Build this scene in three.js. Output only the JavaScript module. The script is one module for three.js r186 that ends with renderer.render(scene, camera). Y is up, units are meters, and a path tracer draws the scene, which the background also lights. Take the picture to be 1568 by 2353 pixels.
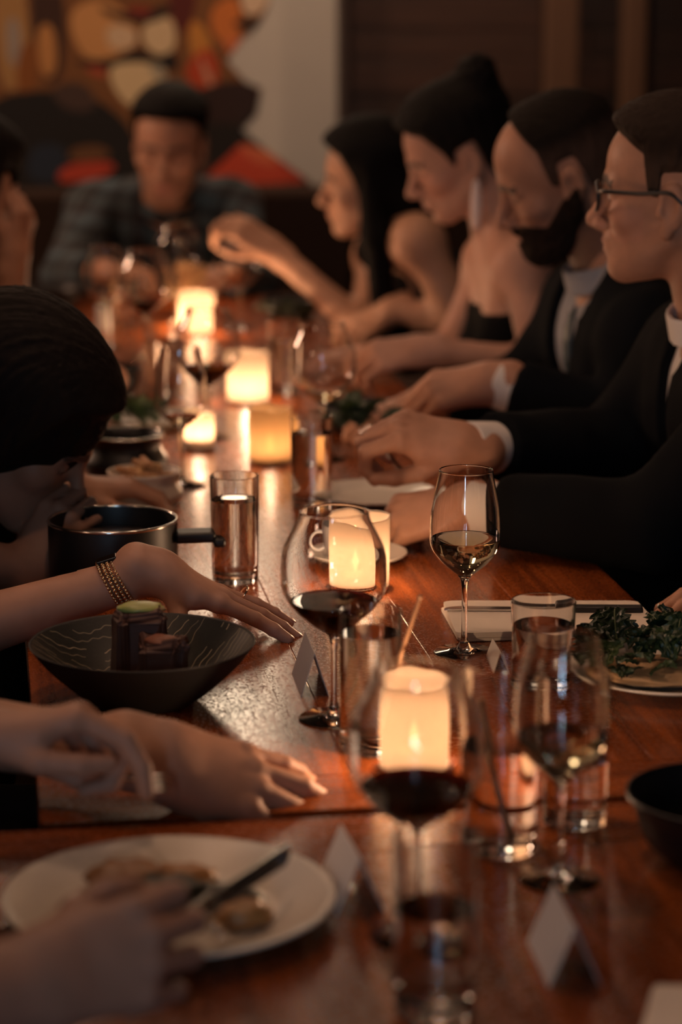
import * as THREE from 'three';
import { RoundedBoxGeometry } from 'three/addons/geometries/RoundedBoxGeometry.js';
import { mergeGeometries } from 'three/addons/utils/BufferGeometryUtils.js';
import { RectAreaLightUniformsLib } from 'three/addons/lights/RectAreaLightUniformsLib.js';
import { ImprovedNoise } from 'three/addons/math/ImprovedNoise.js';

// ---------------------------------------------------------------- camera, light, exposure
const V = (x, y, z) => new THREE.Vector3(x, y, z);
const scene = new THREE.Scene();
scene.background = new THREE.Color(0x000000);
const camera = new THREE.PerspectiveCamera(23.916, 1568 / 2353, 0.05, 40);
camera.position.set(0, 1.49, 0);
camera.lookAt(V(0, 1.49, 0).add(V(0.141775, -0.210815, -0.96719)));
scene.add(camera);
camera.focus = 2.78;
camera.userData.fStop = 2.8;
const renderer = new THREE.WebGLRenderer({ antialias: true });
renderer.toneMapping = THREE.LinearToneMapping;
renderer.toneMappingExposure = 1.0;
renderer.shadowMap.enabled = true;
RectAreaLightUniformsLib.init();

const WARM = new THREE.Color().setRGB(1, 0.58, 0.37);
const CANDLE = new THREE.Color().setRGB(1, 0.6, 0.35);
const CANDLE_CD = 0.068;          // each candle flame
const CEILING_CD = 0.5;           // each small downlight
const FLAME = 14;
const SCONCE = 38, SCONCE_NEAR = 9, WINDOW = 24, LANTERN = 6, WASH = 3.6;

// ---------------------------------------------------------------- helpers
let seed = 7;
const rnd = () => { seed = (seed * 1664525 + 1013904223) >>> 0; return seed / 4294967296; };
const rr = (a, b) => a + (b - a) * rnd();
const noise = new ImprovedNoise();
const used = {};
function numbered(n) { const k = used[n] = (used[n] ?? -1) + 1; return k ? `${n}_${String(k).padStart(3, '0')}` : n; }
function mesh(name, geo, material, parent) {
  const m = new THREE.Mesh(geo, material); m.name = parent ? name : numbered(name);
  m.castShadow = m.receiveShadow = true; (parent || scene).add(m); return m;
}
function tag(o, label, category, group) { o.userData.label = label; o.userData.category = category; if (group) o.userData.group = group; return o; }
function thing(name, label, category, p, group) {
  const o = new THREE.Group(); o.name = numbered(name); o.position.copy(p); scene.add(o);
  return tag(o, label, category, group);
}
function struct(name, geo, material, parent) { const m = mesh(name, geo, material, parent); if (!parent) m.userData.kind = 'structure'; return m; }
const box = (w, h, d, x = 0, y = 0, z = 0) => new THREE.BoxGeometry(w, h, d).translate(x, y, z);
const rbox = (w, h, d, r, x = 0, y = 0, z = 0, s = 2) => new RoundedBoxGeometry(w, h, d, s, r).translate(x, y, z);
const lathe = (pts, seg = 64) => new THREE.LatheGeometry(pts.map(([r, y]) => new THREE.Vector2(Math.max(r, 1e-5), y)), seg);
function curvePts(list, n) {             // smooth open profile through (r, y) points
  return new THREE.SplineCurve(list.map(([r, y]) => new THREE.Vector2(r, y))).getPoints(n).map((p) => [p.x, p.y]);
}
const tube = (pts, r, seg = 24, rad = 8) => new THREE.TubeGeometry(new THREE.CatmullRomCurve3(pts), seg, r, rad, false);
const ball = (r, x, y, z, n = 12) => new THREE.SphereGeometry(r, n, n >> 1).translate(x, y, z);
const clean = (g) => { const o = g.index ? g.toNonIndexed() : g; for (const k of Object.keys(o.attributes)) if (!['position', 'normal', 'uv'].includes(k)) o.deleteAttribute(k); return o; };
const join = (list) => mergeGeometries(list.map(clean));
const std = (r, g, b, roughness = 0.6, extra = {}) => new THREE.MeshPhysicalMaterial({ color: new THREE.Color().setRGB(r, g, b), roughness, metalness: 0, ...extra });
function canvasTex(w, h, draw) {
  const c = document.createElement('canvas'); c.width = w; c.height = h; draw(c.getContext('2d'), w, h);
  const t = new THREE.CanvasTexture(c); t.colorSpace = THREE.SRGBColorSpace; t.wrapS = t.wrapT = THREE.RepeatWrapping; return t;
}
function dataTex(n, f, srgb = false) {
  const d = new Uint8Array(n * n * 4);
  for (let y = 0; y < n; y++) for (let x = 0; x < n; x++) { const c = f(x / n, y / n), i = (y * n + x) * 4; for (let k = 0; k < 3; k++) d[i + k] = Math.max(0, Math.min(255, (c.length ? c[k] : c) * 255)); d[i + 3] = 255; }
  const t = new THREE.DataTexture(d, n, n); t.magFilter = t.minFilter = THREE.LinearFilter; t.wrapS = t.wrapT = THREE.RepeatWrapping;
  if (srgb) t.colorSpace = THREE.SRGBColorSpace; t.needsUpdate = true; return t;
}
const tn = (u, v, s, z) => {             // noise that tiles
  const a = (x, y) => noise.noise(x * s, y * s, z); const x = u, y = v;
  return a(x, y) * (1 - x) * (1 - y) + a(x - 1, y) * x * (1 - y) + a(x, y - 1) * (1 - x) * y + a(x - 1, y - 1) * x * y;
};

// ---------------------------------------------------------------- implicit surfaces (bodies, hands, heads, clothes)
const smin = (a, b, k) => { const h = Math.max(k - Math.abs(a - b), 0) / (k || 1); return Math.min(a, b) - h * h * k * 0.25; };
const smax = (a, b, k) => -smin(-a, -b, k);
function cap(a, b, ra, rb = ra) {
  const ax = a.x, ay = a.y, az = a.z, dx = b.x - ax, dy = b.y - ay, dz = b.z - az, l = dx * dx + dy * dy + dz * dz || 1e-9;
  return (x, y, z) => { const px = x - ax, py = y - ay, pz = z - az, t = Math.max(0, Math.min(1, (px * dx + py * dy + pz * dz) / l)), qx = px - dx * t, qy = py - dy * t, qz = pz - dz * t; return Math.sqrt(qx * qx + qy * qy + qz * qz) - ra - (rb - ra) * t; };
}
function ell(c, r) {
  return (x, y, z) => { const px = (x - c[0]) / r[0], py = (y - c[1]) / r[1], pz = (z - c[2]) / r[2], k0 = Math.sqrt(px * px + py * py + pz * pz), qx = px / r[0], qy = py / r[1], qz = pz / r[2], k1 = Math.sqrt(qx * qx + qy * qy + qz * qz) || 1e-9; return k0 < 1e-6 ? -Math.min(...r) : k0 * (k0 - 1) / k1; };
}
function blend(list) {                    // [field, k, cut]
  return (x, y, z) => { let d = 1e3; for (let i = 0; i < list.length; i++) { const e = list[i], v = e[0](x, y, z); d = e[2] ? smax(d, -v, e[1]) : d > 900 ? v : smin(d, v, e[1]); } return d; };
}
const inWorld = (f, m) => { const e = m.clone().invert().elements, s = new THREE.Vector3().setFromMatrixScale(m).x; return (x, y, z) => s * f(e[0] * x + e[4] * y + e[8] * z + e[12], e[1] * x + e[5] * y + e[9] * z + e[13], e[2] * x + e[6] * y + e[10] * z + e[14]); };
function skin(f, lo, hi, h, paint) {      // surface nets
  const n = [0, 1, 2].map((i) => Math.ceil((hi.getComponent(i) - lo.getComponent(i)) / h) + 1), [nx, ny, nz] = n, B = 6;
  const val = new Float32Array(nx * ny * nz), at = (i, j, k) => (k * ny + j) * nx + i, reach = h * B * 0.87 * 1.25 + 0.004;
  for (let k0 = 0; k0 < nz; k0 += B) for (let j0 = 0; j0 < ny; j0 += B) for (let i0 = 0; i0 < nx; i0 += B) {
    const m = f(lo.x + (i0 + B / 2 - 0.5) * h, lo.y + (j0 + B / 2 - 0.5) * h, lo.z + (k0 + B / 2 - 0.5) * h), far = Math.abs(m) > reach;
    for (let k = k0; k < Math.min(nz, k0 + B); k++) for (let j = j0; j < Math.min(ny, j0 + B); j++) for (let i = i0; i < Math.min(nx, i0 + B); i++) val[at(i, j, k)] = far ? m : f(lo.x + i * h, lo.y + j * h, lo.z + k * h);
  }
  const id = new Int32Array(nx * ny * nz).fill(-1), pos = [], idx = [];
  for (let k = 0; k < nz - 1; k++) for (let j = 0; j < ny - 1; j++) for (let i = 0; i < nx - 1; i++) {
    let c = 0, sx = 0, sy = 0, sz = 0, mask = 0; const v = [];
    for (let q = 0; q < 8; q++) { v[q] = val[at(i + (q & 1), j + (q >> 1 & 1), k + (q >> 2))]; if (v[q] < 0) mask |= 1 << q; }
    if (mask === 0 || mask === 255) continue;
    for (let a = 0; a < 8; a++) for (let s = 1; s < 8; s <<= 1) { const b = a | s; if (b === a || (v[a] < 0) === (v[b] < 0)) continue; const t = v[a] / (v[a] - v[b]); sx += (a & 1) + (s === 1 ? t : 0); sy += (a >> 1 & 1) + (s === 2 ? t : 0); sz += (a >> 2) + (s === 4 ? t : 0); c++; }
    id[at(i, j, k)] = pos.length / 3; pos.push(lo.x + (i + sx / c) * h, lo.y + (j + sy / c) * h, lo.z + (k + sz / c) * h);
  }
  const quad = (a, b, c, d, flip) => { if (a < 0 || b < 0 || c < 0 || d < 0) return; flip ? idx.push(a, c, b, a, d, c) : idx.push(a, b, c, a, c, d); };
  for (let k = 1; k < nz - 1; k++) for (let j = 1; j < ny - 1; j++) for (let i = 1; i < nx - 1; i++) {
    const s = val[at(i, j, k)] < 0;
    if (s !== val[at(i + 1, j, k)] < 0) quad(id[at(i, j - 1, k - 1)], id[at(i, j, k - 1)], id[at(i, j, k)], id[at(i, j - 1, k)], !s);
    if (s !== val[at(i, j + 1, k)] < 0) quad(id[at(i - 1, j, k - 1)], id[at(i - 1, j, k)], id[at(i, j, k)], id[at(i, j, k - 1)], !s);
    if (s !== val[at(i, j, k + 1)] < 0) quad(id[at(i - 1, j - 1, k)], id[at(i, j - 1, k)], id[at(i, j, k)], id[at(i - 1, j, k)], !s);
  }
  const N = pos.length / 3, nor = new Float32Array(N * 3), uv = new Float32Array(N * 2), col = new Float32Array(N * 3).fill(1), e = h * 0.5;
  for (let i = 0; i < N; i++) {
    const x = pos[i * 3], y = pos[i * 3 + 1], z = pos[i * 3 + 2];
    let gx = f(x + e, y, z) - f(x - e, y, z), gy = f(x, y + e, z) - f(x, y - e, z), gz = f(x, y, z + e) - f(x, y, z - e); const l = Math.hypot(gx, gy, gz) || 1;
    nor.set([gx / l, gy / l, gz / l], i * 3); uv.set([x * 0.8 + z * 0.7, y + (x - z) * 0.2], i * 2);
    if (paint) col.set(paint(x, y, z), i * 3);
  }
  const g = new THREE.BufferGeometry();
  g.setAttribute('position', new THREE.Float32BufferAttribute(pos, 3)); g.setAttribute('normal', new THREE.BufferAttribute(nor, 3));
  g.setAttribute('uv', new THREE.BufferAttribute(uv, 2)); g.setAttribute('color', new THREE.BufferAttribute(col, 3)); g.setIndex(idx);
  return g;
}
function span(points, m) { const b = new THREE.Box3().setFromPoints(points); return [b.min.subScalar(m), b.max.addScalar(m)]; }

// ---------------------------------------------------------------- materials shared by many things
const grain = dataTex(512, (u, v) => { const s = tn(u, v, 3, 1.3), g = tn(u, v * 1, 64, 9.1) * 0.35 + noise.noise(u * 4, v * 90, 2.2) * 0.3; return 0.62 + s * 0.28 + g * 0.3; });
function woodTex(c0, c1, along) {
  return dataTex(512, (u, v) => {
    const a = along ? u : v, b = along ? v : u;
    let t = 0.5 + 0.5 * Math.sin(b * 60 + 6 * tn(u, v, 3, 4.4) + 3 * noise.noise(a * 2, b * 14, 1.7)); t = t * 0.45 + 0.3 + 0.5 * noise.noise(a * 5, b * 120, 3.3) + 0.35 * tn(u, v, 5, 8.8);
    t = Math.max(0, Math.min(1, t)); return [0, 1, 2].map((k) => c0[k] + (c1[k] - c0[k]) * t);
  }, true);
}
const tableWood = woodTex([0.38, 0.18, 0.07], [0.6, 0.31, 0.13], true), wallWood = woodTex([0.1, 0.06, 0.04], [0.24, 0.15, 0.1], true);
const wornRough = dataTex(1024, (u, v) => { const s = Math.abs(noise.noise(u * 230, v * 230, 5.5)); const sc = noise.noise(u * 14, v * 300, 3) > 0.5 ? 0.3 : 0; return 0.13 + 0.12 * Math.max(0, tn(u, v, 4, 2.2)) + s * 0.4 + sc * 0.5; });
const wornBump = dataTex(1024, (u, v) => 0.5 + 0.42 * noise.noise(u * 340, v * 340, 3.5) + 0.12 * noise.noise(u * 24, v * 320, 5.1));
const tableMat = std(1, 1, 1, 1, { map: tableWood, roughnessMap: wornRough, bumpMap: wornBump, bumpScale: 0.00006, specularIntensity: 0.55 });
const darkWood = std(0.03, 0.018, 0.012, 0.5), plaster = std(0.44, 0.44, 0.39, 0.9, { bumpMap: grain, bumpScale: 0.002 });
const darkPlaster = std(0.05, 0.04, 0.034, 0.9), steel = std(0.72, 0.7, 0.66, 0.18, { metalness: 1 }), blackMetal = std(0.015, 0.015, 0.016, 0.4, { metalness: 0.4 });
const glassMat = new THREE.MeshPhysicalMaterial({ color: 0xffffff, roughness: 0, metalness: 0, transmission: 1, thickness: 0.004, ior: 1.5 });
const waterMat = new THREE.MeshPhysicalMaterial({ color: 0xffffff, roughness: 0, transmission: 1, thickness: 0.05, ior: 1.33 });
const redWineMat = new THREE.MeshPhysicalMaterial({ color: 0xffffff, roughness: 0, transmission: 1, thickness: 0.05, ior: 1.34, attenuationColor: new THREE.Color().setRGB(0.3, 0.006, 0.012), attenuationDistance: 0.008 });
const whiteWineMat = new THREE.MeshPhysicalMaterial({ color: 0xffffff, roughness: 0, transmission: 1, thickness: 0.05, ior: 1.34, attenuationColor: new THREE.Color().setRGB(0.95, 0.82, 0.5), attenuationDistance: 0.08 });
const whiteChina = std(0.72, 0.66, 0.56, 0.25), stoneware = std(0.01, 0.0105, 0.0095, 0.6), blackIron = std(0.005, 0.005, 0.0055, 0.45);

// ---------------------------------------------------------------- the room
const X0 = -1.9, X1 = 2.6, Z0 = -7.5, Z1 = 2.6, TOP = 2.75;
struct('floor', box(X1 - X0 + 0.4, 0.1, Z1 - Z0 + 0.4, (X0 + X1) / 2, -0.05, (Z0 + Z1) / 2), std(0.05, 0.03, 0.02, 0.5, { bumpMap: grain, bumpScale: 0.001 }));
struct('ceiling', box(X1 - X0 + 0.4, 0.12, Z1 - Z0 + 0.4, (X0 + X1) / 2, TOP + 0.06, (Z0 + Z1) / 2), darkPlaster);
struct('wall_left', box(0.15, TOP, Z1 - Z0, X0 - 0.075, TOP / 2, (Z0 + Z1) / 2), darkPlaster);
struct('wall_right', box(0.15, TOP, Z1 - Z0, X1 + 0.075, TOP / 2, (Z0 + Z1) / 2), darkPlaster);
struct('wall_back', box(X1 - X0, TOP, 0.15, (X0 + X1) / 2, TOP / 2, Z0 - 0.075), plaster);
const rear = new THREE.Shape([[X0, 0], [X1, 0], [X1, TOP], [X0, TOP]].map(([x, y]) => new THREE.Vector2(x, y)));
const WX0 = -0.9, WX1 = -0.68, WY0 = 1.15, WY1 = 2.2;
rear.holes.push(new THREE.Path([[WX0, WY0], [WX0, WY1], [WX1, WY1], [WX1, WY0]].map(([x, y]) => new THREE.Vector2(x, y))));
struct('wall_rear', new THREE.ExtrudeGeometry(rear, { depth: 0.15, bevelEnabled: false }).translate(0, 0, Z1), darkPlaster);
const win = thing('window_1', 'tall window with dark frame and evening light behind the camera', 'window', V((WX0 + WX1) / 2, WY0, Z1 + 0.1)); win.userData = { kind: 'structure' };
{ const w = WX1 - WX0, h = WY1 - WY0;
  for (const [a, b, c, d] of [[w, 0.05, 0, 0.025], [w, 0.05, 0, h - 0.025], [0.05, h, -w / 2 + 0.025, h / 2], [0.05, h, w / 2 - 0.025, h / 2], [w, 0.03, 0, h * 0.66]]) mesh('window_frame', box(a, b, 0.05, c, d, 0), darkWood, win);
  mesh('window_light', box(w, h, 0.01, 0, h / 2, 0.04), std(0.02, 0.03, 0.04, 0.6, { emissive: new THREE.Color().setRGB(0.45, 0.72, 1), emissiveIntensity: WINDOW }), win);
  const l = new THREE.RectAreaLight(new THREE.Color().setRGB(0.5, 0.74, 1), WINDOW, w, h); l.position.set((WX0 + WX1) / 2, (WY0 + WY1) / 2, Z1 - 0.02); l.lookAt(l.position.x, l.position.y, -5); scene.add(l); }
// dark board cladding to the right of the pale strip
const clad = struct('wall_back_boards', box(X1 - 1.085, TOP, 0.03, (X1 + 1.085) / 2, TOP / 2, Z0 + 0.015), darkWood);
{ const mats = [0.5, 0.75, 1, 1.3].map((k) => std(k, k * 0.95, k * 0.9, 0.65, { map: wallWood, bumpMap: grain, bumpScale: 0.002 }));
  for (let y = 0, r = 0; y < TOP - 0.02; r++) { const h = rr(0.085, 0.14), hh = Math.min(h, TOP - y); let x = 1.085 - rr(0, 0.5);
    while (x < X1) { const L = rr(0.5, 1.3), a = Math.max(x, 1.085), b = Math.min(x + L, X1); if (b > a + 0.01) mesh('board', rbox(b - a - 0.004, hh - 0.004, rr(0.014, 0.026), 0.003, (a + b) / 2, y + hh / 2, Z0 + 0.036, 1), mats[Math.floor(rnd() * 4)], clad); x += L; }
    y += h; } }
[[1.77, 0.1], [2.0, 0.07], [1.092, 0.03]].forEach(([x, w], i) => struct(`trim_${i + 1}`, rbox(w, TOP, 0.06, 0.006, x, TOP / 2, Z0 + 0.09), i === 2 ? darkWood : std(0.1, 0.055, 0.03, 0.5)));
struct('baseboard_left', box(0.03, 0.12, Z1 - Z0, X0 + 0.015, 0.06, (Z0 + Z1) / 2), darkWood);
struct('baseboard_right', box(0.03, 0.12, Z1 - Z0, X1 - 0.015, 0.06, (Z0 + Z1) / 2), darkWood);

// mural on the pale wall: a flat painting with an irregular edge
{ const x0 = -0.75, y0 = 0.45, w = 1.85, h = 1.75;
  const px = (x) => ((x - x0) / w) * 1024, py = (y) => 1024 - ((y - y0) / h) * 1024;
  const at = (u, v) => [0.061 + u / 768, 1.463 - v / 768];       // metres on the wall
  const tex = canvasTex(1024, 1024, (g) => {
    g.fillStyle = '#241712'; g.fillRect(0, 0, 1024, 1024);
    const blob = (c, ...pts) => { g.fillStyle = c; g.beginPath(); const q = pts.map(([u, v]) => { const [x, y] = at(u, v); return [px(x), py(y)]; });
      const n = q.length; for (let i = 0; i < n; i++) { const a = q[i], b = q[(i + 1) % n], m = [(a[0] + b[0]) / 2, (a[1] + b[1]) / 2]; if (!i) g.moveTo((q[n - 1][0] + a[0]) / 2, (q[n - 1][1] + a[1]) / 2); g.quadraticCurveTo(a[0], a[1], m[0], m[1]); } g.fill(); };
    const hues = ['#8a5a2a', '#b98a4e', '#3a2115', '#a5502a', '#d0ab78', '#241712', '#7a3a20', '#c98a3a', '#5a1c14'];
    for (let i = 0; i < 90; i++) { const u = rr(-620, 700), v = rr(-560, i < 60 ? 40 : 330), a = rr(0, 3), L = rr(50, 150), W = rr(20, 60), c = Math.cos(a), s = Math.sin(a); blob(hues[i % 9], [u - L * c, v - L * s], [u - W * s, v + W * c], [u + L * c * 0.9, v + L * s], [u + W * s * 1.2, v - W * c]); }
    blob('#7a5028', [-40, -40], [240, -30], [640, -40], [640, 0], [600, 300], [300, 330], [-40, 300]);
    blob('#a9824e', [-20, -60], [60, -60], [70, 190], [-10, 220]); blob('#9c9285', [12, 40], [45, 40], [48, 150], [14, 150]); blob('#8a531f', [40, 100], [90, 90], [80, 210], [30, 220]);
    blob('#3a2115', [60, -50], [150, -60], [150, 180], [90, 200]); blob('#c08a4e', [80, 60], [125, 50], [130, 170], [90, 180]);
    blob('#cf9a5e', [150, 20], [250, -10], [320, 60], [310, 120], [240, 140], [180, 130]); blob('#d9c09a', [240, 55], [310, 60], [320, 105], [250, 120]);
    blob('#ddc79b', [330, 50], [400, 30], [410, 110], [370, 135], [325, 100]);
    blob('#1c0f0c', [225, 10], [300, 40], [400, 5], [400, 35], [320, 60], [240, 35]); blob('#8a2f1d', [275, 15], [365, 15], [330, 45]);
    blob('#120b09', [150, 135], [250, 140], [310, 105], [370, 135], [400, 110], [420, 170], [340, 150], [240, 165]);
    blob('#e0cb9c', [240, 150], [310, 140], [385, 150], [380, 210], [330, 260], [270, 230]); blob('#a9a48b', [330, 145], [385, 150], [375, 200]);
    blob('#b0502f', [180, 150], [250, 155], [235, 185]);
    blob('#5a1c14', [385, -40], [470, -40], [430, 90], [400, 60]); blob('#c98a3a', [430, 40], [480, 60], [500, 160], [450, 180]); blob('#d07a35', [480, 20], [560, -20], [560, 100], [500, 100]);
    blob('#b9451f', [470, 100], [510, 140], [500, 220], [410, 180]); blob('#c9a183', [455, 110], [500, 200], [480, 205]); blob('#d77a4a', [520, 90], [580, 80], [570, 130], [520, 120]);
    blob('#e0c9a8', [560, -60], [640, -60], [620, 30], [560, 40]); blob('#1d1512', [540, 45], [625, 45], [620, 70], [545, 65]);
    blob('#0d0b0c', [-60, 220], [160, 200], [260, 250], [320, 330], [300, 440], [-60, 440]); blob('#46342c', [100, 200], [190, 180], [230, 250], [150, 260]); blob('#1a2a3c', [60, 330], [150, 330], [140, 420], [50, 420]);
    blob('#c2452d', [120, 400], [160, 372], [270, 372], [240, 410], [130, 425]); blob('#6d4a2a', [150, 340], [230, 330], [260, 365], [150, 375]);
    blob('#2a1513', [420, 220], [540, 180], [610, 200], [590, 260], [520, 300], [430, 300]); blob('#0e0a0a', [440, 290], [560, 280], [580, 360], [450, 380]);
    blob('#c8492c', [470, 410], [520, 370], [570, 320], [700, 410], [720, 430], [480, 430]);
    blob('#d9714a', [540, 330], [600, 340], [660, 390], [590, 380]);
  });
  const edge = [[-600, -480], [640, -480], [655, -120], [625, 10], [600, 60], [560, 90], [525, 140], [570, 190], [607, 205], [595, 265], [560, 300], [600, 335], [660, 380], [722, 424], [722, 600], [-600, 600]].map(([u, v]) => { const [x, y] = at(u, v); return new THREE.Vector2(x, y); });
  const geo = new THREE.ExtrudeGeometry(new THREE.Shape(edge), { depth: 0.004, bevelEnabled: false }).translate(0, 0, Z0);
  const p = geo.attributes.position, uv = geo.attributes.uv; for (let i = 0; i < p.count; i++) uv.setXY(i, (p.getX(i) - x0) / w, (p.getY(i) - y0) / h);
  tag(mesh('wall_mural', geo, std(0.72, 0.72, 0.74, 0.85, { map: tex })), 'colourful painted wall mural of cream, orange, red and black shapes on the pale wall', 'mural'); }

// ---------------------------------------------------------------- lamps of the room
function downlight(x, z, cd, k) {
  const t = thing('ceiling_light', k, 'lamp', V(x, TOP, z)); t.userData.label = k; t.userData.group = 'recessed ceiling spotlights';
  mesh('light_ring', lathe([[0.03, 0], [0.042, 0], [0.045, -0.006], [0.03, -0.008], [0.03, 0]], 24), blackMetal, t);
  mesh('light_lens', lathe([[0, -0.004], [0.03, -0.004], [0.03, -0.001], [0, -0.001]], 24), std(0.1, 0.1, 0.1, 0.5, { emissive: WARM, emissiveIntensity: 260 }), t);
  const s = new THREE.SpotLight(WARM, cd, 0, 0.85, 0.9, 2); s.position.set(x, TOP - 0.02, z); s.target.position.set(x, 0, z); s.shadow.radius = 2; s.castShadow = true; scene.add(s, s.target);
}
const DL = [[0.1, -6.2], [0.75, -4.9], [0.05, -4.1], [0.75, -3.1], [-0.1, -3.1], [0.15, -2.4], [0.1, -0.4]]; ['bowed man in the plaid shirt', 'woman with long black hair', 'farthest candles', 'woman with the bun', 'bowed dark-haired head', 'dark stoneware bowl', 'nearest white plate'].forEach((w, i) => downlight(...DL[i], CEILING_CD, 'small round recessed ceiling spotlight above the ' + w));
downlight(0.95, -6.95, WASH, 'small round ceiling spotlight washing the pale strip of the far wall'); downlight(1.75, -6.9, WASH, 'small round ceiling spotlight washing the dark boards of the far wall'); downlight(-0.1, -6.9, WASH * 0.45, 'small round ceiling spotlight washing the painted mural');
function areaLamp(name, label, p, face, w, h, power, color) {      // a wall sconce: frame, shade that glows, and the light it throws
  const t = thing(name, label, 'lamp', p); t.lookAt(p.clone().add(face));
  mesh('lamp_plate', rbox(w + 0.03, h + 0.03, 0.02, 0.006, 0, 0, -0.045), blackMetal, t);
  mesh('lamp_shade', rbox(w, h, 0.05, 0.012, 0, 0, 0), std(0.6, 0.5, 0.4, 0.8, { emissive: color, emissiveIntensity: power * 0.5 }), t);
  const l = new THREE.RectAreaLight(color, power, w, h); l.position.copy(p.clone().addScaledVector(face, 0.035)); l.lookAt(p.clone().add(face)); scene.add(l);
}
const PALE = new THREE.Color().setRGB(1, 0.74, 0.5);
areaLamp('wall_lantern', 'tall pale shade of the lantern high on the far wall', V(0.745, 2.2, Z0 + 0.065), V(0, 0, 1), 0.22, 0.74, LANTERN, PALE);
areaLamp('wall_sconce', 'warm wall sconce high on the left wall by the far end of the table', V(X0 + 0.065, 1.95, -5.8), V(1, 0, 0), 0.4, 0.5, SCONCE, WARM);
areaLamp('wall_sconce', 'warm wall sconce high on the left wall nearest the camera', V(X0 + 0.065, 2.0, -1.4), V(1, 0, 0), 0.4, 0.5, SCONCE_NEAR, WARM);

// ---------------------------------------------------------------- tables and benches
function table(label, x0, x1, z0, z1) {                            // z0 near, z1 far
  const t = thing('dining_table', label, 'table', V((x0 + x1) / 2, 0, (z0 + z1) / 2)), w = x1 - x0, d = z0 - z1, e = 0.1;
  const n = 5, pw = w / n;
  const plank = (name, W, D, x, z, turn) => { const g = rbox(W, 0.042, D, 0.0012, x, 0.729, z), p = g.attributes.position, uv = g.attributes.uv, o = rnd() * 3, q = rnd();
    for (let i = 0; i < p.count; i++) { const a = p.getX(i) - x, b = p.getZ(i) - z; turn ? uv.setXY(i, a * 0.9 + o, b * 1.3 + q) : uv.setXY(i, b * 0.9 + o, a * 1.3 + q); } mesh(name, g, tableMat, t); };
  for (let i = 0; i < n; i++) plank('plank', pw - 0.0001, d - 2 * e - 0.002, -w / 2 + (i + 0.5) * pw, 0, false);
  plank('end_board', w, e - 0.001, 0, d / 2 - e / 2, true); plank('end_board', w, e - 0.001, 0, -d / 2 + e / 2, true);
  mesh('apron', join([box(w - 0.16, 0.08, 0.025, 0, 0.668, d / 2 - 0.1), box(w - 0.16, 0.08, 0.025, 0, 0.668, -d / 2 + 0.1), box(0.025, 0.08, d - 0.2, w / 2 - 0.08, 0.668, 0), box(0.025, 0.08, d - 0.2, -w / 2 + 0.08, 0.668, 0)]), darkWood, t);
  for (const a of [-1, 1]) for (const b of [-1, 1]) mesh('leg', rbox(0.07, 0.708, 0.07, 0.006, a * (w / 2 - 0.09), 0.354, b * (d / 2 - 0.12)), darkWood, t);
}
table('long glossy brown wooden dining table beyond the dark joint, covered with glasses and candles', 0.032, 0.784, -2.105, -5.95);
table('nearest glossy brown wooden dining table on this side of the dark joint', -0.03, 0.77, -0.75, -2.089);
function bench(label, x, z0, z1, back) {
  const t = thing('bench', label, 'bench', V(x, 0, (z0 + z1) / 2)), d = z0 - z1;
  mesh('seat', rbox(0.4, 0.05, d, 0.01, 0, 0.405, 0), darkWood, t);
  for (let i = 0; i < 4; i++) mesh('leg', rbox(0.34, 0.38, 0.06, 0.006, 0, 0.19, -d / 2 + 0.15 + (d - 0.3) * i / 3), darkWood, t);
}
bench('dark wooden bench along the left side of the table under the diners', -0.36, -1.2, -5.2);
bench('dark wooden bench along the right side of the table under the diners', 1.2, -2.2, -5.5);
{ const t = thing('booth_seat', 'dark brown upholstered booth seat with a high back under the mural', 'booth', V(0.4, 0, -6.72)), up = std(0.028, 0.017, 0.013, 0.95, { specularIntensity: 0.2 });
  mesh('seat', rbox(2.6, 0.12, 0.5, 0.04, 0, 0.37, 0.16), up, t); mesh('seat_base', box(2.55, 0.31, 0.42, 0, 0.155, 0.12), darkWood, t);
  for (let i = 0; i < 4; i++) mesh('back_panel', rbox(0.645, 0.52, 0.1, 0.03, -0.975 + i * 0.65, 0.685, -0.17), up, t); }

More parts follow.
